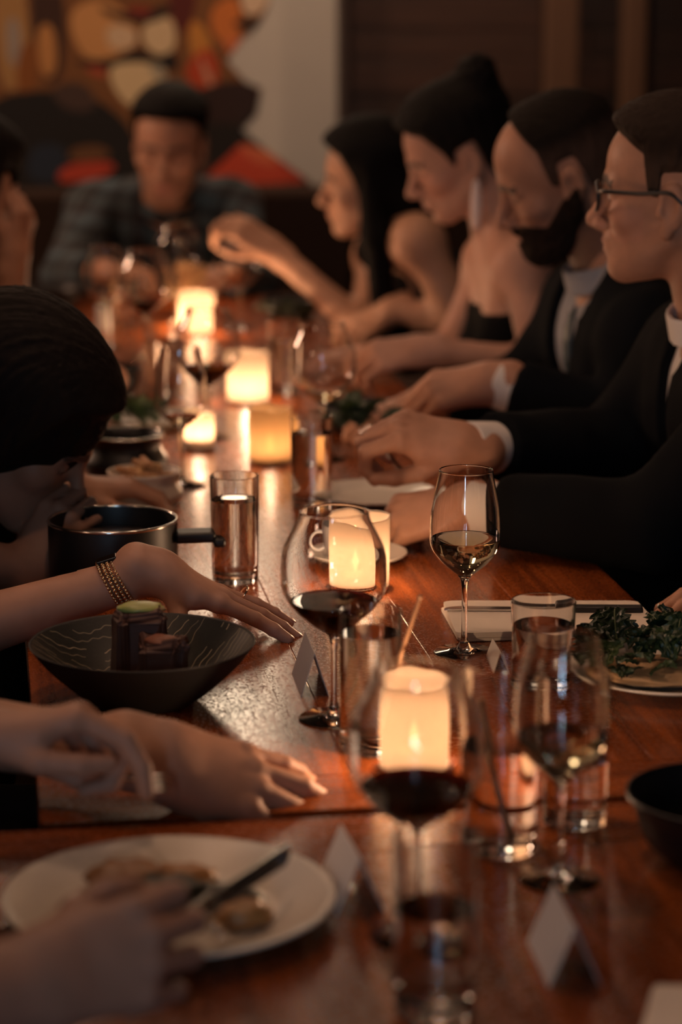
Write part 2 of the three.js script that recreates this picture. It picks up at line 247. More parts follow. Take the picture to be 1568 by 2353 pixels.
// ---------------------------------------------------------------- people
const HAIR = std(1, 1, 1, 0.75, { vertexColors: true, specularIntensity: 0.25 });
const SKIN = std(1, 1, 1, 0.5, { vertexColors: true, specularIntensity: 0.5 });
const headParts = blend([
  [ell([0, 0.034, -0.014], [0.076, 0.086, 0.099]), 0], [ell([0, 0.038, 0.03], [0.062, 0.064, 0.064]), 0.03], [ell([0, -0.03, 0.036], [0.057, 0.075, 0.054]), 0.03],
  [ell([0, -0.075, 0.042], [0.046, 0.038, 0.047]), 0.03], [ell([0, -0.102, 0.078], [0.019, 0.014, 0.014]), 0.02],
  [ell([0.044, -0.024, 0.056], [0.022, 0.018, 0.022]), 0.025], [ell([-0.044, -0.024, 0.056], [0.022, 0.018, 0.022]), 0.025],
  [cap(V(0.057, -0.05, -0.004), V(0.022, -0.1, 0.066), 0.014), 0.03], [cap(V(-0.057, -0.05, -0.004), V(-0.022, -0.1, 0.066), 0.014), 0.03],
  [cap(V(0.01, 0.017, 0.092), V(0.046, 0.015, 0.072), 0.008), 0.015], [cap(V(-0.01, 0.017, 0.092), V(-0.046, 0.015, 0.072), 0.008), 0.015],
  [ell([0.032, -0.001, 0.094], [0.018, 0.0115, 0.013]), 0.012, true], [ell([-0.032, -0.001, 0.094], [0.018, 0.0115, 0.013]), 0.012, true],
  [ell([0.032, -0.002, 0.0755], [0.0135, 0.0125, 0.0125]), 0.003], [ell([-0.032, -0.002, 0.0755], [0.0135, 0.0125, 0.0125]), 0.003],
  [cap(V(0.02, 0.006, 0.087), V(0.045, 0.003, 0.077), 0.0035), 0.004], [cap(V(-0.02, 0.006, 0.087), V(-0.045, 0.003, 0.077), 0.0035), 0.004],
  [cap(V(0, 0.004, 0.092), V(0, -0.036, 0.116), 0.0075, 0.01), 0.014], [ell([0, -0.041, 0.1175], [0.0115, 0.0105, 0.0105]), 0.006],
  [ell([0.0115, -0.045, 0.104], [0.008, 0.0085, 0.011]), 0.006], [ell([-0.0115, -0.045, 0.104], [0.008, 0.0085, 0.011]), 0.006],
  [ell([0.0065, -0.054, 0.109], [0.0035, 0.004, 0.005]), 0.003, true], [ell([-0.0065, -0.054, 0.109], [0.0035, 0.004, 0.005]), 0.003, true],
  [ell([0, -0.066, 0.085], [0.028, 0.022, 0.015]), 0.012],
  [cap(V(0.019, -0.0715, 0.09), V(0, -0.067, 0.1), 0.004, 0.0055), 0.004], [cap(V(-0.019, -0.0715, 0.09), V(0, -0.067, 0.1), 0.004, 0.0055), 0.004],
  [cap(V(0.016, -0.0785, 0.09), V(-0.016, -0.0785, 0.09), 0.006), 0.004], [ell([0, -0.0785, 0.097], [0.012, 0.006, 0.006]), 0.004],
  [ell([0, -0.091, 0.097], [0.02, 0.005, 0.006]), 0.008, true],
]);
const earSide = (s) => blend([[ell([0.0785 * s, -0.004, -0.014], [0.0085, 0.031, 0.019]), 0], [ell([0.076 * s, -0.037, -0.006], [0.0075, 0.011, 0.009]), 0.008], [ell([0.086 * s, -0.002, -0.011], [0.0065, 0.02, 0.011]), 0.004, true], [ell([0.08 * s, -0.012, 0.003], [0.005, 0.008, 0.005]), 0.005]]);
const earL = earSide(1), earR = earSide(-1);
const headLocal = (x, y, z) => { const d = headParts(x, y, z); if (Math.abs(x) < 0.05) return d; return smin(d, x > 0 ? earL(x, y, z) : earR(x, y, z), 0.006); };
const skull = blend([[ell([0, 0.034, -0.014], [0.076, 0.086, 0.099]), 0], [ell([0, 0.038, 0.03], [0.062, 0.064, 0.064]), 0.03], [ell([0, -0.03, 0.036], [0.057, 0.075, 0.054]), 0.03], [ell([0, -0.075, 0.042], [0.046, 0.038, 0.047]), 0.03], [cap(V(0, -0.03, -0.04), V(0, -0.12, -0.045), 0.055), 0.03]]);
const sstep = (a, b, x) => { const t = Math.max(0, Math.min(1, (x - a) / (b - a))); return t * t * (3 - 2 * t); };
const ramp = (z, list) => { for (let i = 1; i < list.length; i++) if (z < list[i][0]) { const t = Math.max(0, (z - list[i - 1][0]) / (list[i][0] - list[i - 1][0])); return list[i - 1][1] + (list[i][1] - list[i - 1][1]) * t; } return list[list.length - 1][1]; };
// lower edge of the hair, from the nape (z = -0.1) round the ear to the forehead
const LINE = { short: [[-0.11, -0.075], [-0.045, -0.06], [-0.03, 0.025], [0.002, 0.025], [0.006, -0.012], [0.022, -0.008], [0.028, 0.05], [0.062, 0.07], [0.1, 0.078]], receding: [[-0.11, -0.075], [-0.045, -0.06], [-0.03, 0.025], [0.0, 0.025], [0.004, -0.02], [0.02, -0.012], [0.022, 0.055], [0.045, 0.1], [0.1, 0.13]],
  full: [[-0.11, -0.08], [-0.045, -0.065], [-0.03, 0.02], [0.01, 0.015], [0.02, -0.02], [0.034, 0.02], [0.06, 0.062], [0.1, 0.075]] };
const strand = (x, y, z, s) => noise.noise(x * 60 * s, y * 60 * s, z * 60 * s) * 0.003;
const locks = (x, y, z) => 0.0022 * noise.noise(Math.atan2(x, z - 0.1) * 26, y * 14, z * 16) + 0.0012 * noise.noise(x * 210, y * 40, z * 120);
function hairShort(line, low, top) { return (x, y, z) => { const e = sstep(0, 0.03, y - ramp(z, LINE[line])), t = low + (top - low) * sstep(0.03, 0.1, y) + locks(x, y, z); return skull(x, y, z) - (-0.006 + (t + 0.006) * e); }; }
function handOf(o) {                       // a hand: side +1 left, -1 right; returns its field and points
  const s = o.side, k = o.size || 1, Y = o.dir.clone().normalize(), Zb = o.back.clone().addScaledVector(Y, -o.back.dot(Y)).normalize(), X = Y.clone().cross(Zb);
  const w = (x, y, z) => o.w.clone().addScaledVector(X, x * k).addScaledVector(Y, y * k).addScaledVector(Zb, z * k), fat = (o.fat || 1) * k;
  const base = [[0.029, 0.088, 0], [0.0095, 0.094, 0.003], [-0.0105, 0.09, 0.002], [-0.029, 0.081, -0.003]], len = [[0.045, 0.027, 0.022], [0.05, 0.031, 0.023], [0.046, 0.029, 0.023], [0.037, 0.021, 0.02]], rad = [0.0095, 0.0097, 0.0092, 0.0082];
  const spread = o.spread ?? 0.1, pts = [o.w], tips = [], palm = [[cap(w(s * 0.012, -0.03, 0), w(s * 0.014, 0.02, 0), 0.021 * fat, 0.017 * fat), 0], [cap(w(-s * 0.012, -0.03, 0), w(-s * 0.014, 0.02, 0), 0.021 * fat, 0.017 * fat), 0.02]];
  base.forEach(([x, y, z], i) => palm.push([cap(w(s * x * 0.6, 0.012, 0), w(s * x, y - 0.008, z - 0.002), 0.0155 * fat, (rad[i] + 0.0025) * fat), 0.014]));
  const fingers = base.map(([x, y, z], i) => {
    const c = o.curl[i] || o.curl[o.curl.length - 1]; let a = 0, p = w(s * x, y, z); const sp = s * spread * (1.5 - i) * 0.6 + (o.fan?.[i] ?? 0) * s, list = [], R = rad[i] * fat, q = [p];
    for (let j = 0; j < 3; j++) { a += c[j]; const d = V(0, 0, 0).addScaledVector(X, Math.sin(sp)).addScaledVector(Y, Math.cos(sp) * Math.cos(a)).addScaledVector(Zb, -Math.sin(a)), n = p.clone().addScaledVector(d.normalize(), len[i][j] * k * (o.long || 1)); list.push([cap(p, n, R * [1.03, 0.93, 0.86][j], R * [0.93, 0.86, 0.72][j]), 0.003]); if (j === 2) tips.push({ p: n, d, up: Zb.clone().multiplyScalar(Math.cos(a)).addScaledVector(Y, Math.sin(a)), r: R * 0.72 }); p = n; q.push(n); }
    pts.push(...q); return blend(list);
  });
  const td = o.thumb || [[0.62, 0.72, -0.3], [0.35, 0.9, -0.25], [0.2, 0.95, -0.2]]; let p = w(s * 0.02, 0.018, -0.006); const tl = [0.042, 0.034, 0.026], tr = [0.0135, 0.0108, 0.0098, 0.0078], th = [];
  palm.push([cap(p, w(s * 0.03, 0.05, -0.01), 0.0145 * fat, 0.011 * fat), 0.016]);
  td.forEach(([x, y, z], j) => { const l = Math.hypot(x, y, z), n = p.clone().addScaledVector(X, s * x / l * tl[j] * k).addScaledVector(Y, y / l * tl[j] * k).addScaledVector(Zb, z / l * tl[j] * k); th.push([cap(p, n, tr[j] * fat, tr[j + 1] * fat), 0.004]); if (j === 2) tips.push({ p: n, d: n.clone().sub(p).normalize(), up: X.clone().multiplyScalar(s), r: 0.0078 * fat }); p = n; pts.push(n); });
  const pf = blend(palm), tf = blend(th);
  return { f: (x, y, z) => { let m = 1e3; for (const g of fingers) m = smin(m > 900 ? g(x, y, z) : m, g(x, y, z), 0.0022); m = smin(pf(x, y, z), m, 0.009); return smin(m, tf(x, y, z), 0.008); }, pts, tips };
}
function person(s) {
  const O = V(s.pelvis.x, 0, s.pelvis.z), root = thing('person', s.label, 'person', O), put = (name, g, m) => mesh(name, g.translate(-O.x, 0, -O.z), m, root);
  const { pelvis: P0, neck: N, sL, sR } = s, lat = sL.clone().sub(sR).normalize(), up = N.clone().sub(P0).normalize(), front = lat.clone().cross(up).normalize(), w = s.wide || 1;
  const on = (a, b, c) => N.clone().addScaledVector(lat, a).addScaledVector(up, b).addScaledVector(front, c), hip = (a, b, c) => P0.clone().addScaledVector(lat, a).addScaledVector(V(0, 1, 0), b).addScaledVector(front, c);
  const H = s.head, HM = new THREE.Matrix4().compose(H.c, new THREE.Quaternion().setFromEuler(new THREE.Euler(H.pitch * Math.PI / 180, H.yaw * Math.PI / 180, (H.roll || 0) * Math.PI / 180, 'YXZ')), V(1, 1, 1).multiplyScalar(H.s || 1));
  const toHead = HM.clone().invert(), loc = (x, y, z) => { const e = toHead.elements; return [e[0] * x + e[4] * y + e[8] * z + e[12], e[1] * x + e[5] * y + e[9] * z + e[13], e[2] * x + e[6] * y + e[10] * z + e[14]]; };
  const nape = V(0, -0.03, -0.035).applyMatrix4(HM), nr = (s.neckR || 0.052);
  const torso = (g) => {
    const l = [[cap(sL.clone().lerp(sR, 0.1), sR.clone().lerp(sL, 0.1), 0.052 + g), 0]];
    for (const k of [-1, 1]) l.push([cap(on(k * 0.075 * w, -0.14, 0.0), hip(k * 0.065, 0.14, 0), 0.098 * w + g, 0.09 * w + g), 0.06], [cap(on(k * 0.02, 0.03, -0.005), k > 0 ? sL : sR, 0.035 + g * 0.7, 0.03 + g), 0.04]);
    l.push([cap(hip(-0.07, 0.02, 0), hip(0.07, 0.02, 0), 0.112 + g), 0.06]);
    if (s.woman) for (const k of [-1, 1]) l.push([ell([0, 0, 0], [1, 1, 1]), 0]), l.pop(), l.push([cap(on(k * 0.075, -0.2, 0.085), on(k * 0.07, -0.21, 0.095), 0.05 + g), 0.04]);
    return l; };
  const arm = (S, E, W, g, upto = 2) => { if (!E) return []; const l = [[cap(S, S, 0.052 + g), 0.03]], e = upto >= 1 ? E : S.clone().lerp(E, upto), flat = (f, q, d) => (x, y, z) => Math.max(f(x, y, z), (x - q.x) * d.x + (y - q.y) * d.y + (z - q.z) * d.z); l.push([cap(S, e, (s.armR?.[0] || 0.046) + g, (s.armR?.[1] || 0.037) + g), 0.03]); if (upto > 1) { const q = E.clone().lerp(W, Math.min(1, upto - 1)), c = cap(E, W, (s.armR?.[1] || 0.037) + g, (s.armR?.[2] || 0.026) + g); l.push([upto < 2 ? flat(c, q, W.clone().sub(E).normalize()) : c, 0.02]); } return l; };
  const leg = (g) => { const l = []; for (const k of [-1, 1]) { const kn = hip(k * 0.1, -0.02, 0.42), an = hip(k * 0.1, 0, 0.36); kn.y = 0.48; an.y = 0.1; l.push([cap(hip(k * 0.08, -0.01, 0), kn, 0.082 + g, 0.055 + g), 0.03], [cap(kn, an, 0.055 + g, 0.038 + g), 0.02]); } return l; };
  const bodyField = blend([...torso(0), ...arm(sL, s.eL, s.wL, 0), ...arm(sR, s.eR, s.wR, 0), [cap(on(0, -0.03, 0), nape, nr * 1.12, nr), 0.03], ...leg(0)]);
  const joints = [sL, sR, s.eL, s.wL, s.eR, s.wR, N, nape, P0, hip(0.1, -0.42, 0.42), hip(-0.1, -0.42, 0.42)].filter(Boolean);
  const tone = (s.skin || [0.5, 0.3, 0.215]).map((v, i) => v * [0.87, 0.74, 0.65][i]), plain = (x, y, z) => { const n = 1 + 0.1 * noise.noise(x * 45, y * 45, z * 45) + 0.05 * noise.noise(x * 150, y * 150, z * 150); return tone.map((c) => c * n); };
  const parts = [skin(bodyField, ...span(joints, 0.15), s.fine || 0.012, plain)];
  const hairC = s.hairColor || [0.012, 0.009, 0.008];
  const paint = (X, Y, Z) => {
    const [x, y, z] = loc(X, Y, Z); let c = plain(X, Y, Z); const ax = Math.abs(x), mixTo = (t, k) => { c = c.map((v, i) => v + (t[i] - v) * k); };
    if (z > 0.08 && ax < 0.027 && y < -0.062 && y > -0.086) mixTo([0.34, 0.12, 0.1], 0.75 * (1 - ax / 0.03));
    if (z > 0.055 && ax > 0.008 && ax < 0.056) { const b = y - (0.02 - ax * 0.02 + 0.12 * Math.max(0, ax - 0.02) * (ax < 0.04 ? 1 : -0.2)); if (Math.abs(b) < 0.0055) mixTo(hairC.map((v) => v + 0.02), 0.85); const e = (ax - 0.032) / 0.015, l = y + 0.001 - (s.openEyes ? -0.003 : 0.007) * 0 + 0.006; if (Math.abs(e) < 1 && z > 0.07) { if (s.openEyes && Math.abs(y + 0.001) < 0.0055 * (1 - e * e)) mixTo(Math.abs(e) < 0.42 ? [0.05, 0.03, 0.02] : [0.6, 0.52, 0.46], 0.9); else if (Math.abs(l) < 0.0022) mixTo([0.03, 0.02, 0.015], 0.75); } }
    if (s.stubble) { const m = y < ramp(z, [[-0.02, -0.01], [0.02, -0.035], [0.055, -0.062], [0.085, -0.05], [0.11, -0.052]]) && z > -0.03; const lip = z > 0.085 && ax < 0.024 && y < -0.063 && y > -0.086; if (m && !lip) mixTo(hairC.map((v) => v + 0.01), s.stubble); }
    if (s.blush && z > 0.03 && Math.hypot(ax - 0.045, y + 0.03) < 0.03) mixTo([0.55, 0.24, 0.18], 0.25);
    return c; };
  const hf = inWorld(headLocal, HM), neckF = cap(on(0, 0.0, 0), nape, nr * 1.13 + 0.001, nr + 0.0015), headField = (x, y, z) => smin(hf(x, y, z), neckF(x, y, z), 0.018);
  const corners = []; for (const a of [-0.095, 0.095]) for (const b of [-0.14, 0.13]) for (const c of [-0.12, 0.135]) corners.push(V(a, b, c).applyMatrix4(HM));
  const hb = new THREE.Box3().setFromPoints(corners);
  if (!s.noHead) parts.push(skin(headField, hb.min.clone().addScalar(-0.004), hb.max.clone().addScalar(0.004), H.cell || 0.0038, paint));
  const tips = {};
  for (const k of ['L', 'R']) { const o = s['hand' + k]; if (!o) continue; const W = s['w' + k], E = s['e' + k];
    const h = handOf({ side: k === 'L' ? 1 : -1, w: W, ...o }), fore = cap(E, W, (s.armR?.[1] || 0.037) + 0.0005, (s.armR?.[2] || 0.026) + 0.0005); tips[k] = h.tips;
    const [lo, hi] = span([...h.pts, W.clone().lerp(E, 0.16)], 0.055); parts.push(skin((x, y, z) => smin(fore(x, y, z), h.f(x, y, z), 0.02), lo, hi, o.cell || 0.0032, plain)); }
  put('body', mergeGeometries(parts), SKIN);
  // clothes
  for (const c of s.clothes || []) {
    const t = c.grow ?? 0.012, list = [...torso(t)]; if (c.sleeve) list.push(...arm(sL, s.eL, s.wL, t * 0.9, c.sleeve), ...arm(sR, s.eR, s.wR, t * 0.9, c.sleeve));
    const f0 = blend(list), cuts = [];
    if (c.neck) { const g = cap(on(0, 0.02, 0.02), on(0, c.neck[1], 0.1), c.neck[0], c.neck[2] ?? c.neck[0]); cuts.push((x, y, z) => -g(x, y, z)); }
    if (c.strapless) { const q = on(0, c.strapless, 0); cuts.push((x, y, z) => (x - q.x) * up.x + (y - q.y) * up.y + (z - q.z) * up.z); }
    if (c.open) { const g = blend([[cap(on(0, 0.03, 0.07), on(0, c.open[1], 0.16), c.open[0], 0.012), 0]]); cuts.push((x, y, z) => -g(x, y, z)); }
    const fold = c.fold ?? 0.003, f = (x, y, z) => { let d = f0(x, y, z) + fold * noise.noise(x * 16, y * 9, z * 16); for (const q of cuts) d = smax(d, q(x, y, z), 0.006); return d; };
    put(c.name, skin(f, ...span([...joints.slice(0, 9)], 0.17), c.cell || 0.011), c.mat);
    if (c.tie) { const strip = cap(on(0, 0.01, 0.09), on(0, -0.34, 0.16), 0.02, 0.036), g = (x, y, z) => Math.max(f0(x, y, z) - 0.007, strip(x, y, z)); put('tie', skin(g, ...span([on(0.06, 0.06, 0.05), on(-0.06, -0.42, 0.22)], 0.05), 0.006), c.tie); }
    if (c.collar) { const nf = cap(on(0, -0.06, 0), nape, nr * 1.22, nr * 0.98), q = on(0, 0.012, 0), ax = nape.clone().sub(N).normalize(), slit = cap(on(0, 0.08, 0.1), on(0, -0.02, 0.1), 0.022, 0.006), fc = (x, y, z) => { const d = nf(x, y, z) - 0.009, h = (x - q.x) * ax.x + (y - q.y) * ax.y + (z - q.z) * ax.z; return smax(smax(smax(d - 0.004, -(d + 0.003), 0.002), Math.abs(h - 0.006) - 0.021, 0.004), -slit(x, y, z), 0.004); }; put('collar', skin(fc, ...span([q, nape], 0.11), 0.0045), c.collar); }
    if (c.cuff) for (const k of ['L', 'R']) if (s['w' + k] && s['hand' + k]) { const W = s['w' + k], d = W.clone().sub(s['e' + k]).normalize(), g = lathe([[0.034, -0.062], [0.037, -0.06], [0.0365, -0.004], [0.035, -0.001], [0.033, -0.004], [0.0335, -0.06], [0.034, -0.062]], 32); g.applyQuaternion(new THREE.Quaternion().setFromUnitVectors(V(0, 1, 0), d)).translate(W.x - d.x * 0.006, W.y - d.y * 0.006, W.z - d.z * 0.006); put('shirt_cuff', g, c.cuff); }
  }
  if (s.lower) put('trousers', skin(blend([...leg(0.012), [cap(hip(-0.07, 0.02, 0), hip(0.07, 0.02, 0), 0.122), 0.05]]), ...span([hip(0.1, -0.44, 0.44), hip(-0.1, 0.1, -0.02), hip(0.1, 0, 0), hip(-0.1, -0.44, 0.44)], 0.14), 0.014), s.lower);
  for (const k of [-1, 1]) { const a = hip(k * 0.1, 0, 0.34); put('shoe', skin(smaxFloor(cap(V(a.x, 0.045, a.z), V(a.x, 0.03, a.z).addScaledVector(V(front.x, 0, front.z).normalize(), 0.16), 0.042, 0.034)), ...span([V(a.x, 0.03, a.z), V(a.x, 0.03, a.z).addScaledVector(front, 0.17)], 0.06), 0.01), blackIron); }
  for (const h of s.hair || []) { const f = inWorld(h.f, HM), m = h.box || [[-0.11, -0.11, -0.15], [0.11, 0.17, 0.13]], cs = []; for (const a of [0, 1]) for (const b of [0, 1]) for (const c of [0, 1]) cs.push(V(m[a][0], m[b][1], m[c][2]).applyMatrix4(HM)); const bb = new THREE.Box3().setFromPoints(cs); put(h.name || 'hair', skin(f, bb.min, bb.max, h.cell || 0.0045, s.hairSide && !h.name ? (X, Y, Z) => { const [, y] = loc(X, Y, Z), k = sstep(0.04, 0.085, y + 0.006 * noise.noise(X * 90, Y * 90, Z * 90)); return hairC.map((v, i) => s.hairSide[i] + (v - s.hairSide[i]) * k); } : () => hairC), h.mat || HAIR); }
  for (const k of s.nails || []) for (const t of tips[k]) { const g = new THREE.SphereGeometry(1, 10, 8).scale(t.r * 0.72, t.r * 0.25, t.r * 0.95), z = t.d.clone(), y = t.up.clone().addScaledVector(z, -t.up.dot(z)).normalize(), x = y.clone().cross(z); g.applyMatrix4(new THREE.Matrix4().makeBasis(x, y, z)).translate(t.p.x + y.x * t.r * 0.8 + z.x * t.r * 0.15, t.p.y + y.y * t.r * 0.8 + z.y * t.r * 0.15, t.p.z + y.z * t.r * 0.8 + z.z * t.r * 0.15); put('fingernail', g, std(tone[0] * 0.95, tone[1] * 0.9, tone[2] * 0.9, 0.4)); }
  return { root, HM, put, tips, s };
}
const smaxFloor = (f) => (x, y, z) => smax(f(x, y, z), 0.004 - y, 0.004);
const suit = std(0.004, 0.0048, 0.006, 0.95, { specularIntensity: 0.2 }), navy = std(0.004, 0.0052, 0.007, 0.95, { specularIntensity: 0.2 }), whiteShirt = std(0.74, 0.7, 0.66, 0.8), greyShirt = std(0.3, 0.31, 0.34, 0.85), blackCloth = std(0.004, 0.0042, 0.0045, 0.95, { specularIntensity: 0.25 }), teal = std(0.012, 0.035, 0.048, 0.5);
const plaidTex = canvasTex(256, 256, (g) => { g.fillStyle = '#26323a'; g.fillRect(0, 0, 256, 256); const bar = (x, w, c, o) => { g.globalAlpha = o; g.fillStyle = c; g.fillRect(x, 0, w, 256); g.fillRect(0, x, 256, w); }; bar(10, 60, '#5a7684', 0.5); bar(110, 26, '#131a1e', 0.8); bar(150, 40, '#7a8a8c', 0.4); bar(205, 12, '#10181c', 0.8); bar(228, 6, '#8a5a52', 0.6); });
plaidTex.repeat.set(9, 9);
const plaid = std(0.5, 0.5, 0.5, 0.9, { map: plaidTex });
const hand = { flat: [[0.25, 0.3, 0.2]], soft: [[0.45, 0.55, 0.35]], grip: [[1.1, 1.3, 0.8]] };

// right side of the table, nearest first
const R1 = person({ label: 'man in dark suit, white shirt and black-rimmed glasses looking away down the table', pelvis: V(1.14, 0.54, -3.24), neck: V(1.01, 1.04, -3.2), sL: V(1.0, 0.975, -2.99), sR: V(1.02, 0.975, -3.39), wide: 1.1, neckR: 0.06, openEyes: true,
  eL: V(0.86, 0.81, -2.98), wL: V(0.6284, 0.8094, -3.1300), eR: V(0.9, 0.83, -3.4), wR: V(0.6427, 0.8722, -3.2300), armR: [0.05, 0.042, 0.029],
  handL: { dir: V(-0.9, -0.18, -0.25), back: V(-0.15, 0.9, 0.5), size: 1.05, fat: 1.1, curl: [[1.0, 1.2, 0.7]], thumb: [[0.5, 0.7, -0.5], [0.1, 0.8, -0.6], [-0.2, 0.9, -0.5]] },
  handR: { dir: V(-0.92, 0.32, -0.05), back: V(0.05, 0.85, 0.5), size: 1.05, fat: 1.1, curl: [[0.75, 1.15, 0.6], [0.9, 1.2, 0.6], [1.0, 1.2, 0.6], [1.0, 1.2, 0.6]], thumb: [[0.45, 0.65, -0.65], [0.3, 0.9, -0.4], [0.1, 0.95, -0.35]] },
  head: { c: V(0.933, 1.22, -3.2), yaw: -121.6, pitch: -1, roll: -5, s: 1.02, cell: 0.003 }, hairColor: [0.02, 0.012, 0.008], hairSide: [0.06, 0.038, 0.026], skin: [0.52, 0.32, 0.235], blush: true,
  clothes: [{ name: 'shirt', mat: whiteShirt, grow: 0.008, collar: whiteShirt, cuff: whiteShirt, neck: [0.058, 0.06] }, { name: 'jacket', mat: suit, grow: 0.022, sleeve: 1.8, neck: [0.075, 0.05], open: [0.05, -0.32], fold: 0.005 }], lower: suit,
  hair: [{ f: hairShort('short', 0.004, 0.02), cell: 0.0035 }] });
{ // glasses of the first man
  const fr = [], le = [], bk = std(0.01, 0.01, 0.012, 0.3), m = R1.HM;
  for (const s of [-1, 1]) { const ring = []; for (let i = 0; i < 28; i++) { const a = i / 28 * Math.PI * 2, c = Math.cos(a), n = Math.sin(a); ring.push(V(s * 0.033 + 0.025 * Math.sign(c) * Math.abs(c) ** 0.7, -0.002 + 0.0185 * Math.sign(n) * Math.abs(n) ** 0.7, 0.107 - Math.abs(s * 0.033 + 0.025 * c) ** 2 * 4)); }
    fr.push(new THREE.TubeGeometry(new THREE.CatmullRomCurve3(ring, true), 56, 0.0025, 8, true)); const sh = new THREE.Shape(ring.map((p) => new THREE.Vector2(p.x, p.y))); le.push(new THREE.ShapeGeometry(sh).translate(0, 0, 0.103));
    fr.push(tube([V(s * 0.057, 0.008, 0.094), V(s * 0.071, 0.011, 0.08), V(s * 0.08, 0.012, 0.03), V(s * 0.083, 0.014, -0.012), V(s * 0.082, 0, -0.03)], 0.003, 24, 8)); }
  fr.push(tube([V(-0.01, 0.004, 0.106), V(0, 0.007, 0.11), V(0.01, 0.004, 0.106)], 0.002, 10, 8));
  const gl = R1.put('glasses_frame', join(fr).applyMatrix4(m), bk); R1.put('lens', clean(le[1]).applyMatrix4(m), new THREE.MeshPhysicalMaterial({ transmission: 1, thickness: 0, roughness: 0, ior: 1.5 })); R1.put('lens', clean(le[0]).applyMatrix4(m), gl.parent.children[gl.parent.children.length - 1].material);
  R1.put('hinge', join([ball(0.0028, 0.068, 0.0105, 0.0845), ball(0.0028, -0.068, 0.0105, 0.0845)]).applyMatrix4(m), steel); }
const beard = (x, y, z) => { const lipd = ell([0, -0.074, 0.1], [0.022, 0.0105, 0.02])(x, y, z), top = ramp(z, [[-0.02, 0.0], [0.02, -0.03], [0.05, -0.058], [0.08, -0.05], [0.105, -0.054], [0.13, -0.06]]); return smax(smax(smax(headLocal(x, y, z) - 0.0045 - 0.007 * sstep(-0.07, -0.11, y) + strand(x, y, z, 1.5), y - top, 0.006), -lipd, 0.003), smax(-0.02 - z, -0.135 - y, 0.01), 0.01); };
const R2 = person({ label: 'bearded man in dark jacket, pale shirt and dark teal tie looking down', pelvis: V(1.14, 0.54, -3.86), neck: V(1.02, 1.03, -3.85), sL: V(1.02, 0.955, -3.63), sR: V(1.02, 0.965, -4.04), wide: 1.08, neckR: 0.058,
  eL: V(0.98, 0.82, -3.6), wL: V(0.7827, 0.8844, -3.7000), eR: V(0.92, 0.82, -4.02), wR: V(0.72, 0.8, -3.98), armR: [0.05, 0.042, 0.029],
  handL: { dir: V(-0.9, -0.15, -0.3), back: V(-0.2, 0.85, 0.5), size: 1.05, fat: 1.1, curl: [[0.7, 0.9, 0.6]] }, handR: { dir: V(-1, -0.1, 0.1), back: V(0, 1, 0.2), curl: [[0.7, 0.8, 0.5]], cell: 0.004 },
  head: { c: V(0.925, 1.2, -3.852), yaw: -103.2, pitch: 22, roll: -13, s: 1.0, cell: 0.0034 }, hairColor: [0.01, 0.007, 0.005], hairSide: [0.075, 0.045, 0.032], skin: [0.5, 0.3, 0.22], stubble: 0.6,
  clothes: [{ name: 'shirt', mat: greyShirt, grow: 0.008, collar: greyShirt, cuff: whiteShirt, neck: [0.056, 0.06], tie: teal }, { name: 'jacket', mat: navy, grow: 0.022, sleeve: 1.82, neck: [0.078, 0.05], open: [0.105, -0.3], fold: 0.005 }], lower: navy,
  hair: [{ f: hairShort('receding', 0.0025, 0.014), cell: 0.0038 }, { name: 'beard', f: beard, box: [[-0.09, -0.15, -0.04], [0.09, 0.01, 0.14]], cell: 0.0038, mat: std(0.022, 0.014, 0.01, 0.9, { specularIntensity: 0.15 }) }] });
const R3 = person({ label: 'woman in strapless black dress with dark hair in a high bun and a long earring', woman: true, wide: 0.88, neckR: 0.045, pelvis: V(1.12, 0.54, -4.5), neck: V(0.965, 1.02, -4.49), sL: V(0.9678, 0.9926, -4.3200), sR: V(0.98, 0.97, -4.66),
  eL: V(0.9740, 0.8362, -4.2000), wL: V(0.7743, 0.8568, -4.2500), eR: V(0.9, 0.8, -4.66), wR: V(0.72, 0.79, -4.6), armR: [0.038, 0.031, 0.023],
  handL: { dir: V(-0.95, -0.1, -0.15), back: V(0, 0.8, 0.55), size: 0.95, curl: [[0.6, 0.9, 0.5]] }, handR: { dir: V(-1, 0, 0.1), back: V(0, 1, 0.2), size: 0.92, curl: [[0.5, 0.7, 0.5]], cell: 0.004 },
  head: { c: V(0.885, 1.194, -4.5), yaw: -98, pitch: 23, roll: -11, s: 0.97 }, hairColor: [0.006, 0.005, 0.0045], skin: [0.56, 0.36, 0.29], blush: true,
  clothes: [{ name: 'dress', mat: blackCloth, grow: 0.008, strapless: -0.1 }], lower: blackCloth,
  hair: [{ f: (x, y, z) => smin(hairShort('full', 0.012, 0.026)(x, y, z), ell([0, 0.125, -0.085], [0.045, 0.042, 0.042])(x, y, z) + strand(x, y, z, 1) * 2, 0.02), box: [[-0.12, -0.1, -0.16], [0.12, 0.19, 0.13]] }] });
{ const q = V(0.086, -0.045, -0.004).applyMatrix4(R3.HM), e = []; for (let i = 0; i < 9; i++) e.push(new THREE.SphereGeometry(0.0075 + 0.003 * Math.sin(i / 8 * 3.14), 10, 8).scale(1, 1, 0.6).translate(q.x, q.y - i * 0.0095, q.z + 0.006)); R3.put('earring', join(e), std(0.8, 0.68, 0.64, 0.3)); }
const longHair = (x, y, z) => { let d = hairShort('full', 0.014, 0.03)(x, y, z); for (const s of [-1, 1]) d = smin(d, smin(cap(V(s * 0.07, 0.05, -0.01), V(s * 0.088, -0.1, -0.012), 0.028, 0.03)(x, y, z), cap(V(s * 0.086, -0.1, -0.02), V(s * 0.1, -0.25, -0.02), 0.034, 0.026)(x, y, z), 0.02), 0.02); d = smin(d, cap(V(0, -0.02, -0.08), V(0, -0.26, -0.1), 0.07, 0.06)(x, y, z), 0.03); return d + locks(x, y, z); };
